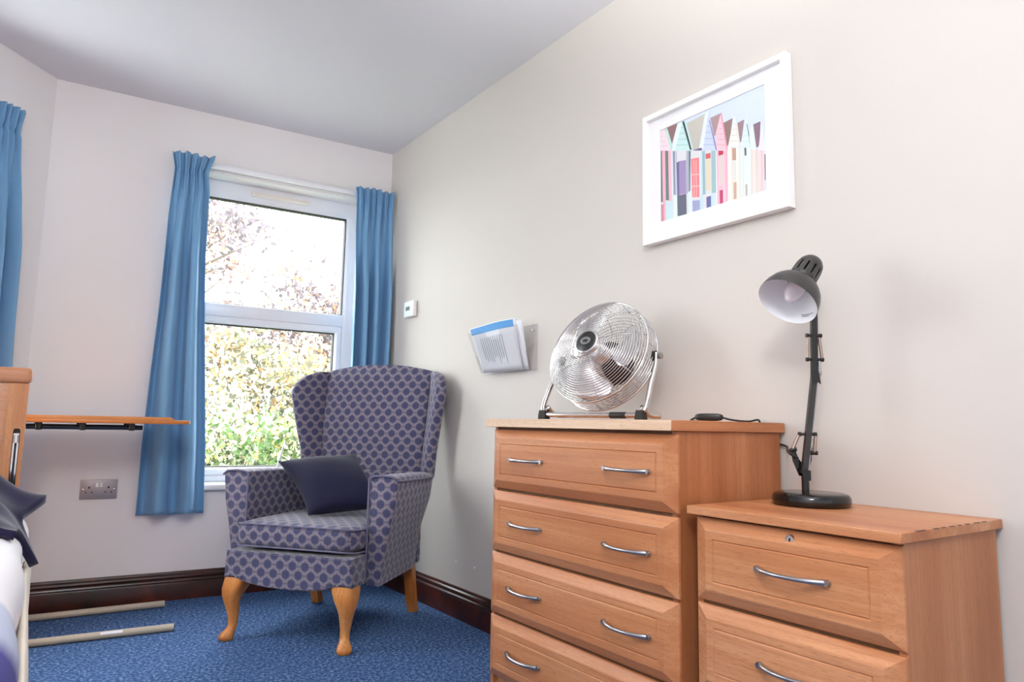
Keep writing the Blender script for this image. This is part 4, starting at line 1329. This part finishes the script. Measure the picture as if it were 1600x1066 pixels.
# shiplap lines on the gables
def gable_lines(apex, bl, br, n, c):
    for k in range(1, n):
        t = k / n
        l = (apex[0] + (bl[0] - apex[0]) * t, apex[1] + (bl[1] - apex[1]) * t)
        r = (apex[0] + (br[0] - apex[0]) * t, apex[1] + (br[1] - apex[1]) * t)
        ink([l, r, (r[0], r[1] - 0.008), (l[0], l[1] - 0.008)], c, -0.01095)
for apex, bl, br, n, c in [((0.241, 0.991), (0.154, 0.715), (0.315, 0.653), 5, (176, 206, 206)), ((0.5, 0.952), (0.435, 0.599), (0.564, 0.549), 6, (178, 190, 222)), ((0.608, 0.862), (0.571, 0.552), (0.657, 0.517), 6, (226, 172, 184)), ((0.735, 0.803), (0.678, 0.542), (0.771, 0.504), 5, (222, 218, 208)), ((0.837, 0.741), (0.785, 0.498), (0.868, 0.463), 5, (198, 222, 226)), ((-0.027, 1.052), (-0.011, 0.782), (0.11, 0.733), 5, (228, 200, 208))]:
    gable_lines(apex, bl, br, n, c)
me = bpy.data.meshes.new('print')
bm.normal_update()
for f in bm.faces:
    if f.normal.x > 0: f.normal_flip()
bm.to_mesh(me); bm.free()
at = me.attributes.new('ink', 'FLOAT_COLOR', 'FACE')
for i, c in enumerate(inks): at.data[i].color = lin(c)
me.materials.append(M['print'])
o = bpy.data.objects.new('print', me); link(o, pic); o['label'] = 'pastel print of a row of gabled beach huts'
obj('glazing', box(-0.0190, -0.0175, PY0 - pcy + 0.0172, PY1 - pcy - 0.0172, 0.0172, PZ1 - pcz - 0.0172), M['picture_glass'], pic, smooth=False)

# room thermostat
th = thing('thermostat', 'small white thermostat with a display, on the right wall beside the curtain', 'thermostat', (0, -0.330, 1.4375))
obj('body', box(-0.028, -0.001, -0.053, 0.053, -0.042, 0.042, 0.007, 3), M['white_plastic'], th)
obj('face_plate', box(-0.0295, -0.027, -0.030, 0.046, -0.034, 0.036, 0.0012, 1), plain('cool_white_plastic', (226, 234, 242), 0.3), th)
sc_ = obj('display', box(-0.0305, -0.0290, -0.022, 0.024, -0.010, 0.012), plain('grey_green_display', (142, 164, 156), 0.2), th)
bm = NB()
for y in (-0.015, -0.006, 0.004, 0.014):
    add_box(bm, -0.0308, -0.0304, y - 0.0026, y + 0.0026, -0.006, 0.008)
obj('display_digits', bm, plain('dark_display_segment', (62, 84, 82), 0.4), sc_)

# double socket on the window wall
SO = (1.3335, 0.5175)
w_loc = BACK_D * SO[0] + Vector((0, 0, SO[1]))
sk = thing('double_socket', 'grey metal double wall socket with white switches under the overbed table', 'socket', w_loc, BACK_ROT)
obj('face_plate', box(-0.0735, 0.0735, 0.0, 0.009, -0.0435, 0.0435, 0.003, 2), M['socket'], sk)
for x in (-0.0085, 0.0075):
    bm = NB(); add_box(bm, x - 0.0055, x + 0.0055, 0.0085, 0.0125, 0.010, 0.029, 0.001, 1)
    obj('rocker_switch', bm, M['white_plastic'], sk)
for sx in (-1, 1):
    bm = NB(); xx = sx * 0.038
    add_box(bm, xx - 0.003, xx + 0.003, 0.0086, 0.0095, 0.004, 0.013)
    for dx in (-0.0115, 0.0115):
        add_box(bm, xx + dx - 0.0035, xx + dx + 0.0035, 0.0086, 0.0095, -0.0145, -0.0105)
    obj('pin_holes', bm, M['pin'], sk, smooth=False)
    bm = NB(); add_lathe(bm, [(0.0036, 0), (0.0036, 0.0008), (0.002, 0.0014), (0, 0.0012)], (sx * 0.061, 0.0088, 0.0), (0, 1, 0), 16)
    obj('screw', bm, M['chrome'], sk)

# two filled screw holes low on the right wall
for y, z, lb in ((-0.845, 0.232, 'small white filled screw hole low on the right wall, nearer the armchair'), (-1.002, 0.231, 'small white filled screw hole low on the right wall, nearer the chest')):
    bm = NB(); add_lathe(bm, [(0.0045, 0), (0.004, 0.0012), (0.0015, 0.002), (0, 0.002)], (0, 0, 0), (-1, 0, 0), 14, ref=(0, 0, 1))
    o = obj('wall_plug', bm, M['white_plastic'], None, angle=60)
    o.location = (0.0, y, z); tag(o, lb, 'wall plug')

# clear acrylic leaflet holder and the papers in it
HY0, HY1 = -1.432, -1.066
hold = thing('leaflet_holder', 'clear acrylic leaflet holder fixed to the right wall between armchair and chest', 'holder', (0, -1.249, 1.057))
hw = (HY1 - HY0) / 2
obj('back_plate', box(-0.005, -0.002, -hw, hw, 0, 0.184, 0.001, 1), M['acrylic'], hold)
def front_x(z): return -0.030 - 0.075 * (z / 0.170)
bm = NB()
top_pts = []
for k in range(41):
    q = k / 40.0; y = -hw + 2 * hw * q
    dip = 0.040 * smoothstep(0.30, 0.42, q) * (1 - smoothstep(0.58, 0.70, q))
    top_pts.append((y, 0.170 - dip))
for i in range(40):
    (ya, za), (yb_, zb_) = top_pts[i], top_pts[i + 1]
    P = [(front_x(0.002), ya, 0.002), (front_x(0.002), yb_, 0.002), (front_x(zb_), yb_, zb_), (front_x(za), ya, za)]
    f = bm.faces.new([bm.verts.new(p) for p in P])
bmesh.ops.remove_doubles(bm, verts=bm.verts, dist=0.00001)
o = obj('front_plate', bm, M['acrylic'], hold, smooth=False)
md = o.modifiers.new('thickness', 'SOLIDIFY'); md.thickness = 0.0025; md.offset = 0
bm = NB(); add_tube(bm, [(front_x(z), y, z + 0.0005) for y, z in top_pts], 0.0014, 6)
obj('rolled_edge', bm, M['acrylic'], o, angle=180)
obj('bottom_plate', box(-0.032, -0.002, -hw, hw, 0, 0.003), M['acrylic'], hold)
for y in (-hw, hw - 0.002):
    bm = NB(); add_prism(bm, [(-0.003, y, 0.001), (-0.030, y, 0.001), (-0.062, y, 0.075), (-0.003, y, 0.12)], (0, 0.002, 0))
    obj('side_plate', bm, M['acrylic'], hold, smooth=False)
for y in (-hw + 0.030, hw - 0.030):
    bm = NB(); add_lathe(bm, [(0.005, 0), (0.005, 0.002), (0, 0.003)], (-0.005, y, 0.162), (-1, 0, 0), 14, ref=(0, 0, 1))
    obj('screw', bm, M['satin'], hold)

def sheet_obj(name, label, y0, y1, z0, z1, lean0, lean1, bow, thick, header, lines, mat=M['paper']):
    """a leaflet standing in the pocket; lean0/lean1 = distance from the wall at foot and head"""
    t = thing(name, label, 'leaflet', (0, (y0 + y1) / 2, z0))
    yc_ = (y0 + y1) / 2
    def X_(u, v):
        return -(lean0 + (lean1 - lean0) * v ** 1.0) - bow * math.sin(PI * v) * 0.5 + 0.028 * (max(0, (1 - u) - 0.55) / 0.45) ** 2 * (0.2 + 0.8 * v)
    def f(u, v): return (X_(u, v), y0 + (y1 - y0) * u - yc_ + 0.016 * (1 - v) * (1 - u), (z1 - z0) * v + 0.018 * v * (1 - u))
    bm = NB(); add_grid(bm, f, 16, 10)
    o = obj('page', bm, mat, t, angle=180)
    md = o.modifiers.new('thickness', 'SOLIDIFY'); md.thickness = thick; md.offset = 0
    def patch(nm, u0, u1, v0, v1, m, lift=0.0012):
        bm = NB()
        add_grid(bm, lambda u, v: Vector(f(u0 + (u1 - u0) * u, v0 + (v1 - v0) * v)) + Vector((-lift - thick / 2, 0, 0)), 10, 4)
        return obj(nm, bm, m, o, angle=180)
    if header: patch('blue_header', 0.03, 0.985, 0.845, 0.985, M['blue_print'])
    if lines:
        bm = NB()
        rr = random.Random(3)
        for k in range(11):
            u = 0.20 + 0.052 * k
            ln = rr.uniform(0.42, 0.60)
            add_grid(bm, lambda a, b, u=u, ln=ln: Vector(f(1 - (u + 0.012 * a), 0.74 - ln * b)) + Vector((-0.0012 - thick / 2, 0, 0)), 2, 6)
        obj('text_lines', bm, M['ink'], o, angle=180)
    return t
sheet_obj('leaflet', 'leaflet with a blue printed header, front one in the clear wall holder', -1.372, -1.075, 1.0625, 1.246, 0.024, 0.1010, 0.004, 0.0012, True, True)
sheet_obj('leaflet', 'plain white sheet standing behind the blue-headed leaflet in the holder', -1.398, -1.12, 1.0625, 1.238, 0.012, 0.0840, 0.004, 0.0016, False, False)

# ------------------------------------------------------------------ overbed table behind the bed end
tb = thing('overbed_table', 'wheel-less overbed table with an orange wood top and beige tube feet by the window wall', 'table', (-1.40, -0.26, 0))
tb['label'] = 'overbed table with an orange wood top and two beige tube feet by the window wall'
TX0, TX1, TY0, TY1 = -1.690 + 1.40, -1.068 + 1.40, -0.455 + 0.26, -0.105 + 0.26
slab = obj('table_top', box(TX0, TX1 - 0.003, TY0, TY1, 0.818, 0.834, 0.003, 2), M['tray_wood'], tb)
obj('end_cap', box(TX1 - 0.003, TX1, TY0 + 0.002, TY1 - 0.002, 0.8185, 0.8335, 0.001, 1), M['white_plastic'], slab, label='pale end strip')
for y0, y1 in ((TY0, TY0 + 0.016), (TY1 - 0.016, TY1)):
    bm = NB(); add_prism(bm, [(TX0 + 0.002, y0, 0.834), (TX1 - 0.058, y0, 0.834), (TX1 - 0.075, y0, 0.846), (TX0 + 0.002, y0, 0.846)], (0, y1 - y0, 0))
    obj('raised_lip', bm, M['tray_wood'], slab, angle=30)
for y in (TY0 + 0.09, TY1 - 0.09):
    bm = NB(); add_tube(bm, [(TX0 + 0.06, y, 0.801), (TX1 - 0.165, y, 0.801)], 0.0095, 12)
    rail = obj('support_rail', bm, M['steel_dark'], tb, angle=50)
    for x in (TX0 + 0.10, TX0 + 0.245, TX1 - 0.205):
        obj('rail_clip', box(x - 0.011, x + 0.011, y - 0.013, y + 0.013, 0.789, 0.8185, 0.003, 1), M['black'], rail)
bm = NB(); add_box(bm, TX0 + 0.002, TX0 + 0.040, -0.04, 0.04, 0.03, 0.80, 0.006, 2)
obj('column', bm, M['beige_tube'], tb)
feet = []
for (xa, ya, xb, yb2, mark) in ((-1.690, -0.039, -1.050, -0.058, False), (-1.690, -0.421, -1.078, -0.470, True)):
    bm = NB(); a, b = Vector((xa + 1.40, ya + 0.26, 0.0145)), Vector((xb + 1.40, yb2 + 0.26, 0.0145))
    add_tube(bm, [a, b], 0.0140, 20)
    o = obj('base_tube', bm, M['beige_tube'], tb, angle=60)
    d = (b - a).normalized()
    bm = NB(); add_tube(bm, [b - d * 0.001, b + d * 0.002], 0.0136, 20)
    obj('end_plug', bm, M['cream'] if not mark else M['rubber'], o, angle=60)
    if mark:
        bm = NB(); m0 = a + d * 0.36; s_ = d.cross(Vector((0, 0, 1)))
        add_grid(bm, lambda u, v: m0 + d * 0.075 * u + (s_ * math.cos(0.35 + 0.75 * v) + Vector((0, 0, 1)) * math.sin(0.35 + 0.75 * v)) * 0.0143, 6, 5)
        obj('sticker', bm, M['paper'], o, angle=180, label='white sticker on the tube')
bm = NB(); add_box(bm, TX0, TX0 + 0.03, -0.158, 0.223, 0.005, 0.03, 0.003, 1)
obj('cross_bar', bm, M['beige_tube'], tb)

# ------------------------------------------------------------------ bed (local: x to the right side, y towards the head end, z up)
BED_ROT = math.radians(-1.1)
BED_LOC = (-1.632, -0.86, 0)                # right end of the bed board
bed = thing('bed', 'bed with a beech end board and cream mattress, along the left edge', 'bed', BED_LOC, BED_ROT)
def rbox(x0, x1, y0, y1, z0, z1, b, s=3): return box(x0, x1, y0, y1, z0, z1, b, s)
W = 0.86
board = obj('end_board', box(-W + 0.055, -0.054, -0.028, -0.006, 0.16, 0.944, 0.001, 1), M['bed_h'], bed)
obj('cap_rail', rbox(-W - 0.004, 0.003, -0.044, 0.004, 0.943, 0.994, 0.016, 4), M['bed_h'], bed)
for x0, x1, nm in ((-0.058, -0.004, 'r'), (-W + 0.0, -W + 0.056, 'l')):
    bm = NB()
    if nm == 'r':
        # post with an open slot for the side rail
        sx0, sx1 = x0 + 0.024, x0 + 0.043
        for a0, a1, z0, z1 in ((x0, sx0, 0, 0.943), (sx1, x1, 0, 0.943), (sx0, sx1, 0.800, 0.943), (sx0, sx1, 0.0, 0.30)):
            add_box(bm, a0, a1, -0.036, 0.0, z0, z1)
        # rounded head of the slot
        n = 10; c = ((sx0 + sx1) / 2, 0.792); r = (sx1 - sx0) / 2
        poly = [(sx0, -0.036, 0.8005)] + [(c[0] - r * math.cos(PI * k / n), -0.036, c[1] + r * math.sin(PI * k / n)) for k in range(n + 1)] + [(sx1, -0.036, 0.8005)]
        add_prism(bm, poly[::-1], (0, 0.036, 0))
    else:
        add_box(bm, x0, x1, -0.036, 0.0, 0, 0.943)
    post = obj('post', bm, M['bed_v'], bed, smooth=False)
    if nm == 'r':
        obj('slot_liner', box(sx0, sx1, -0.012, -0.002, 0.30, 0.802), M['black'], post)
        bm = NB(); add_box(bm, sx0 + 0.002, sx0 + 0.0065, -0.033, -0.012, 0.31, 0.780); add_box(bm, sx1 - 0.0065, sx1 - 0.002, -0.033, -0.012, 0.31, 0.780)
        add_box(bm, sx0 + 0.002, sx1 - 0.002, -0.033, -0.012, 0.755, 0.785)
        obj('slot_rail', bm, M['chrome'], post, label='chrome side-rail track in the slot')
obj('bed_base', rbox(-W + 0.01, -0.004, -1.93, -0.05, 0.14, 0.30, 0.012, 2), M['bed_h'], bed)
bm = NB(); pillow_box(bm, -W - 0.03, -0.006, -1.95, -0.048, 0.28, 0.520, 0.0, 30, 24, e=0.14)
obj('mattress', bm, M['cream'], bed, angle=180)
bm = NB(); rings = []
for y, e in ((-0.075, 0.014), (-0.085, 0.004), (-0.10, 0), (-0.6, 0), (-1.2, 0), (-1.86, 0), (-1.88, 0.004), (-1.89, 0.014)):
    rings.append([(0.037 + (0.015 - e) * math.copysign(abs(math.cos(a)) ** 0.8, math.cos(a)) * (1 + 0.35 * math.sin(a) * -1) + 0.004 * math.sin(3 * y), y, 0.30 + (0.135 - e) * math.copysign(abs(math.sin(a)) ** 0.55, math.sin(a))) for a in [2 * PI * k / 24 for k in range(24)]])
add_loft(bm, rings)
obj('side_bumper', bm, M['valance'], bed, angle=180, label='cream padded cover along the bed side')
for x in (-W + 0.08, -0.06):
    for y in (-0.25, -1.75):
        bm = NB(); add_tube(bm, [(x, y, 0.14), (x, y, 0.0)], 0.025, 12)
        obj('leg', bm, M['steel_dark'], bed)

# duvet over the mattress with a big navy pattern near its foot
def duvet_mat():
    m = Nodes('white_duvet_navy_pattern')
    v = m.coord(); sp = m.n('ShaderNodeSeparateXYZ'); m.link(v, sp.inputs[0])
    nz = m.math('MULTIPLY', m.math('SUBTRACT', m.noise(v, 3, 2), 0.5), 0.16)
    y = m.math('ADD', sp.outputs[1], nz)
    z = m.math('ADD', sp.outputs[2], nz)
    q = m.math('MULTIPLY', m.math('ADD', y, 3.0), 0.5)
    c = m.ramp(q, [(0.0, lin((232, 224, 222))), (0.55, lin((232, 224, 222))), (0.58, lin((70, 68, 128))), (0.70, lin((74, 72, 134))), (0.74, lin((178, 186, 208))), (0.86, lin((196, 202, 220))), (0.885, lin((236, 234, 238)))])
    m.bump(m.noise(v, 500, 2, 0.7), 0.1, 0.001)
    return m.set(c, 0.85, 0, 0.2)
M['duvet'] = duvet_mat()
DR = random.Random(5)
def duvet_f(u, v):
    # u across: 0 hangs on the right side, 1 on the left; v along from the board to the foot
    y = -0.12 - 1.90 * v
    over = 0.15
    Wd = W + 0.06
    s = u * (Wd + 2 * over)
    x0 = 0.028
    rad = 0.075
    zt = 0.545
    if s < over - rad * 0.6:
        q = s / (over - rad * 0.6)
        x = x0 + 0.002 * math.sin(14 * v + 2) - 0.004 * (1 - q); z = zt - rad - (over - rad * 0.6) * (1 - q)
    elif s < over + rad:
        a = (s - over + rad * 0.6) / (rad * 1.6) * PI / 2
        x = x0 - rad + rad * math.cos(a); z = zt - rad + rad * math.sin(a)
    elif s < over + Wd - rad:
        q = (s - over - rad) / (Wd - 2 * rad)
        x = x0 - rad - q * (Wd - 2 * rad); z = zt + 0.030 * math.sin(PI * q)
    elif s < over + Wd + rad * 0.6:
        a = (s - over - Wd + rad) / (rad * 1.6) * PI / 2
        x = x0 - Wd + rad - rad * math.sin(a); z = zt - rad + rad * math.cos(a)
    else:
        q = (s - over - Wd - rad * 0.6) / (over - rad * 0.6)
        x = x0 - Wd; z = zt - rad - (over - rad * 0.6) * q
    z += 0.010 * math.sin(5 * v * 2 + 7 * u) + 0.006 * math.sin(17 * v + 3 * u)
    x += 0.006 * math.sin(9 * v * 2 + 1)
    return (x, y, z)
bm = NB(); add_grid(bm, duvet_f, 70, 70)
o = obj('duvet', bm, M['duvet'], None, angle=180)
md = o.modifiers.new('thickness', 'SOLIDIFY'); md.thickness = 0.02; md.offset = -1
place(o, BED_LOC, BED_ROT); tag(o, 'white duvet with a big navy pattern, draped over the bed', 'duvet')

# crumpled navy velvet throw over the corner of the bed by the board
def throw_f(u, v):
    # u: 0 = outer right edge, 1 = inner left; v: 0 = nearest the board, 1 = towards the foot
    y = -0.10 - 0.46 * v + 0.04 * math.sin(6 * u)
    x = 0.022 - 0.60 * u
    ridge = math.exp(-((v - 0.34) / 0.26) ** 2)
    z = 0.604 + 0.112 * smoothstep(0.0, 0.30, u) * ridge + 0.010 * math.sin(8 * u + 4 * v)
    # right edge: one corner sticks out to a point, another hangs down as a tail
    k = max(0.0, 1 - u / 0.20)
    point = math.exp(-((v - 0.30) / 0.17) ** 2)
    tail = math.exp(-((v - 0.68) / 0.10) ** 2)
    x += 0.046 * k * point ** 1.5 + 0.040 * k * tail - 0.016 * k * (1 - max(point, tail))
    z += -0.008 * k * point - 0.165 * k ** 2.2 * tail - 0.050 * k * (1 - max(point, tail))
    fade = 1 - k
    z += (0.007 * math.sin(31 * u + 9 * v) + 0.006 * math.sin(26 * v - 5 * u)) * (0.4 + 0.6 * fade)
    return (x, y, z)
bm = NB(); add_grid(bm, throw_f, 70, 60)
o = obj('throw', bm, M['velvet'], None, angle=180)
md = o.modifiers.new('thickness', 'SOLIDIFY'); md.thickness = 0.022; md.offset = -1
place(o, BED_LOC, BED_ROT); tag(o, 'crumpled navy velvet throw on the bed below the end board', 'throw')

# pale curved blade standing on the window sill behind the chair arm
bm = NB(); rings = []
for k in range(13):
    q = k / 12.0
    w = 0.020 * (1 - q) ** 0.8 + 0.002
    x = 0.562 - 0.052 * q ** 0.8 * (1 - 0.15 * q) ; z = 0.531 + 0.175 * q
    rings.append([(x - w / 2, -0.050 - 0.004, z), (x + w / 2, -0.050 - 0.004, z), (x + w / 2, -0.050 + 0.004, z), (x - w / 2, -0.050 + 0.004, z)])
add_loft(bm, rings)
o = obj('ornament', bm, M['pale_pvc'], None, angle=60)
place(o, (0, 0, 0), BACK_ROT); tag(o, 'thin pale curved blade standing on the window sill behind the armchair', 'ornament')

# ------------------------------------------------------------------ outside
struct('ground', box(-14, 16, 0.5, 40, -0.35, -0.25), M['lawn'], smooth=False)

def leaf_mesh(name, parent, centres, per, spread, size, palette, seed, flat=0.6):
    rnd = random.Random(seed)
    V, F, C = [], [], []
    for (cx_, cy_, cz_, sx, sy, sz) in centres:
        base = rnd.choice(palette)
        for _ in range(per):
            p = Vector((rnd.gauss(cx_, sx * spread), rnd.gauss(cy_, sy * spread), rnd.gauss(cz_, sz * spread)))
            if p.z < -0.22: continue
            d = Vector((rnd.gauss(0, 1), rnd.gauss(0, 1), rnd.gauss(0, flat))); d.normalize()
            s = d.orthogonal(); s.rotate(Matrix.Rotation(rnd.uniform(0, 6.28), 3, d)); t = d.cross(s)
            L_ = size * rnd.uniform(0.6, 1.25); w = L_ * rnd.uniform(0.40, 0.62)
            n0 = len(V)
            V += [p - s * L_ * 0.5, p + t * w * 0.5 - s * 0.05 * L_, p + s * L_ * 0.5 + d * L_ * 0.12, p - t * w * 0.5 - s * 0.05 * L_]
            F.append((n0, n0 + 1, n0 + 2, n0 + 3))
            c = base if rnd.random() < 0.6 else rnd.choice(palette)
            j = rnd.uniform(0.75, 1.2)
            C.append(tuple(min(1, x * j) for x in lin(c)[:3]) + (1,))
    me = bpy.data.meshes.new(name)
    me.from_pydata(V, [], F)
    at = me.attributes.new('leaf_colour', 'FLOAT_COLOR', 'FACE')
    flat_ = [x for c in C for x in c]
    at.data.foreach_set('color', flat_)
    me.materials.append(M['leaf'])
    o = bpy.data.objects.new(name, me); link(o, parent); o['kind'] = 'stuff'
    return o

def tree(name, label, loc, h, crown, nclump, per, size, palette, seed, trunk=0.10, nbr=14, low=0.25, clump=0.30):
    """crown = (rx, ry, rz) about a centre at height h"""
    rnd = random.Random(seed)
    t = thing(name, label, 'tree' if 'tree' in label else 'shrub', loc, 0, None)
    cent = []
    bm = NB()
    top = Vector((0, 0, h + crown[2] * 0.5))
    add_tube(bm, [(0, 0, 0), (0.05, 0.02, h * 0.4), (0.0, 0.04, h * 0.8), top], [trunk, trunk * 0.8, trunk * 0.6, trunk * 0.2], 8)
    obj('trunk', bm, M['bark'], t, angle=180)
    bm = NB()
    for k in range(nclump):
        while True:
            p = Vector((rnd.uniform(-1, 1), rnd.uniform(-1, 1), rnd.uniform(-1, 1)))
            if 0.25 < p.length < 1: break
        c = Vector((p.x * crown[0], p.y * crown[1], h + p.z * crown[2]))
        if c.z < low: c.z = low + rnd.uniform(0, 0.3)
        cent.append((c.x, c.y, c.z, clump, clump, clump * 0.75))
        if k < nbr:
            s = Vector((0, 0.02, min(h * 0.9, max(0.2, c.z - rnd.uniform(0.2, 0.9)))))
            m = (s + c) / 2 + Vector((0, 0, rnd.uniform(0, 0.2)))
            add_tube(bm, [s, m, c], [trunk * 0.16, trunk * 0.10, trunk * 0.03], 6)
    obj('branches', bm, M['bark'], t, angle=180)
    leaf_mesh('foliage', t, cent, per, 0.6, size, palette, seed + 1)
    return t
COPPER = [(148, 124, 118), (126, 110, 110), (170, 142, 124), (104, 96, 102), (182, 148, 114), (222, 214, 208), (210, 200, 198), (92, 86, 90)]  # whitish entries in these palettes put blown-out glare into the leaf colour
OLIVE = [(140, 138, 104), (110, 112, 88), (184, 160, 118), (206, 202, 186), (96, 98, 84), (190, 156, 108), (228, 226, 216)]
GREEN = [(92, 122, 64), (120, 144, 88), (66, 92, 48), (188, 192, 166), (188, 168, 112), (206, 208, 190), (104, 122, 80), (72, 84, 62)]
tree('beech_tree', 'tall copper-leaved tree at the left behind the hedge outside the window', (0.05, 6.6, -0.25), 3.4, (1.3, 1.2, 1.7), 66, 110, 0.075, COPPER, 21, 0.13, 30)
tree('beech_tree', 'copper-leaved tree with grey twigs at the right outside the window', (2.3, 7.0, -0.25), 2.55, (1.45, 1.2, 1.1), 100, 110, 0.075, COPPER, 33, 0.12, 30)
tree('shrub', 'tall olive and gold shrub in the middle outside the window', (0.95, 6.0, -0.25), 1.5, (1.3, 0.9, 0.75), 58, 100, 0.075, OLIVE, 45, 0.07, 18)
tree('shrub', 'bushy green shrub close outside the window', (0.35, 4.7, -0.25), 0.62, (1.05, 0.6, 0.55), 50, 100, 0.065, GREEN, 57, 0.05, 10, 0.0)
tree('shrub', 'green shrub at the right outside the window, partly behind the armchair', (1.9, 5.2, -0.25), 0.75, (1.0, 0.6, 0.65), 50, 90, 0.065, GREEN, 69, 0.05, 10, 0.0)
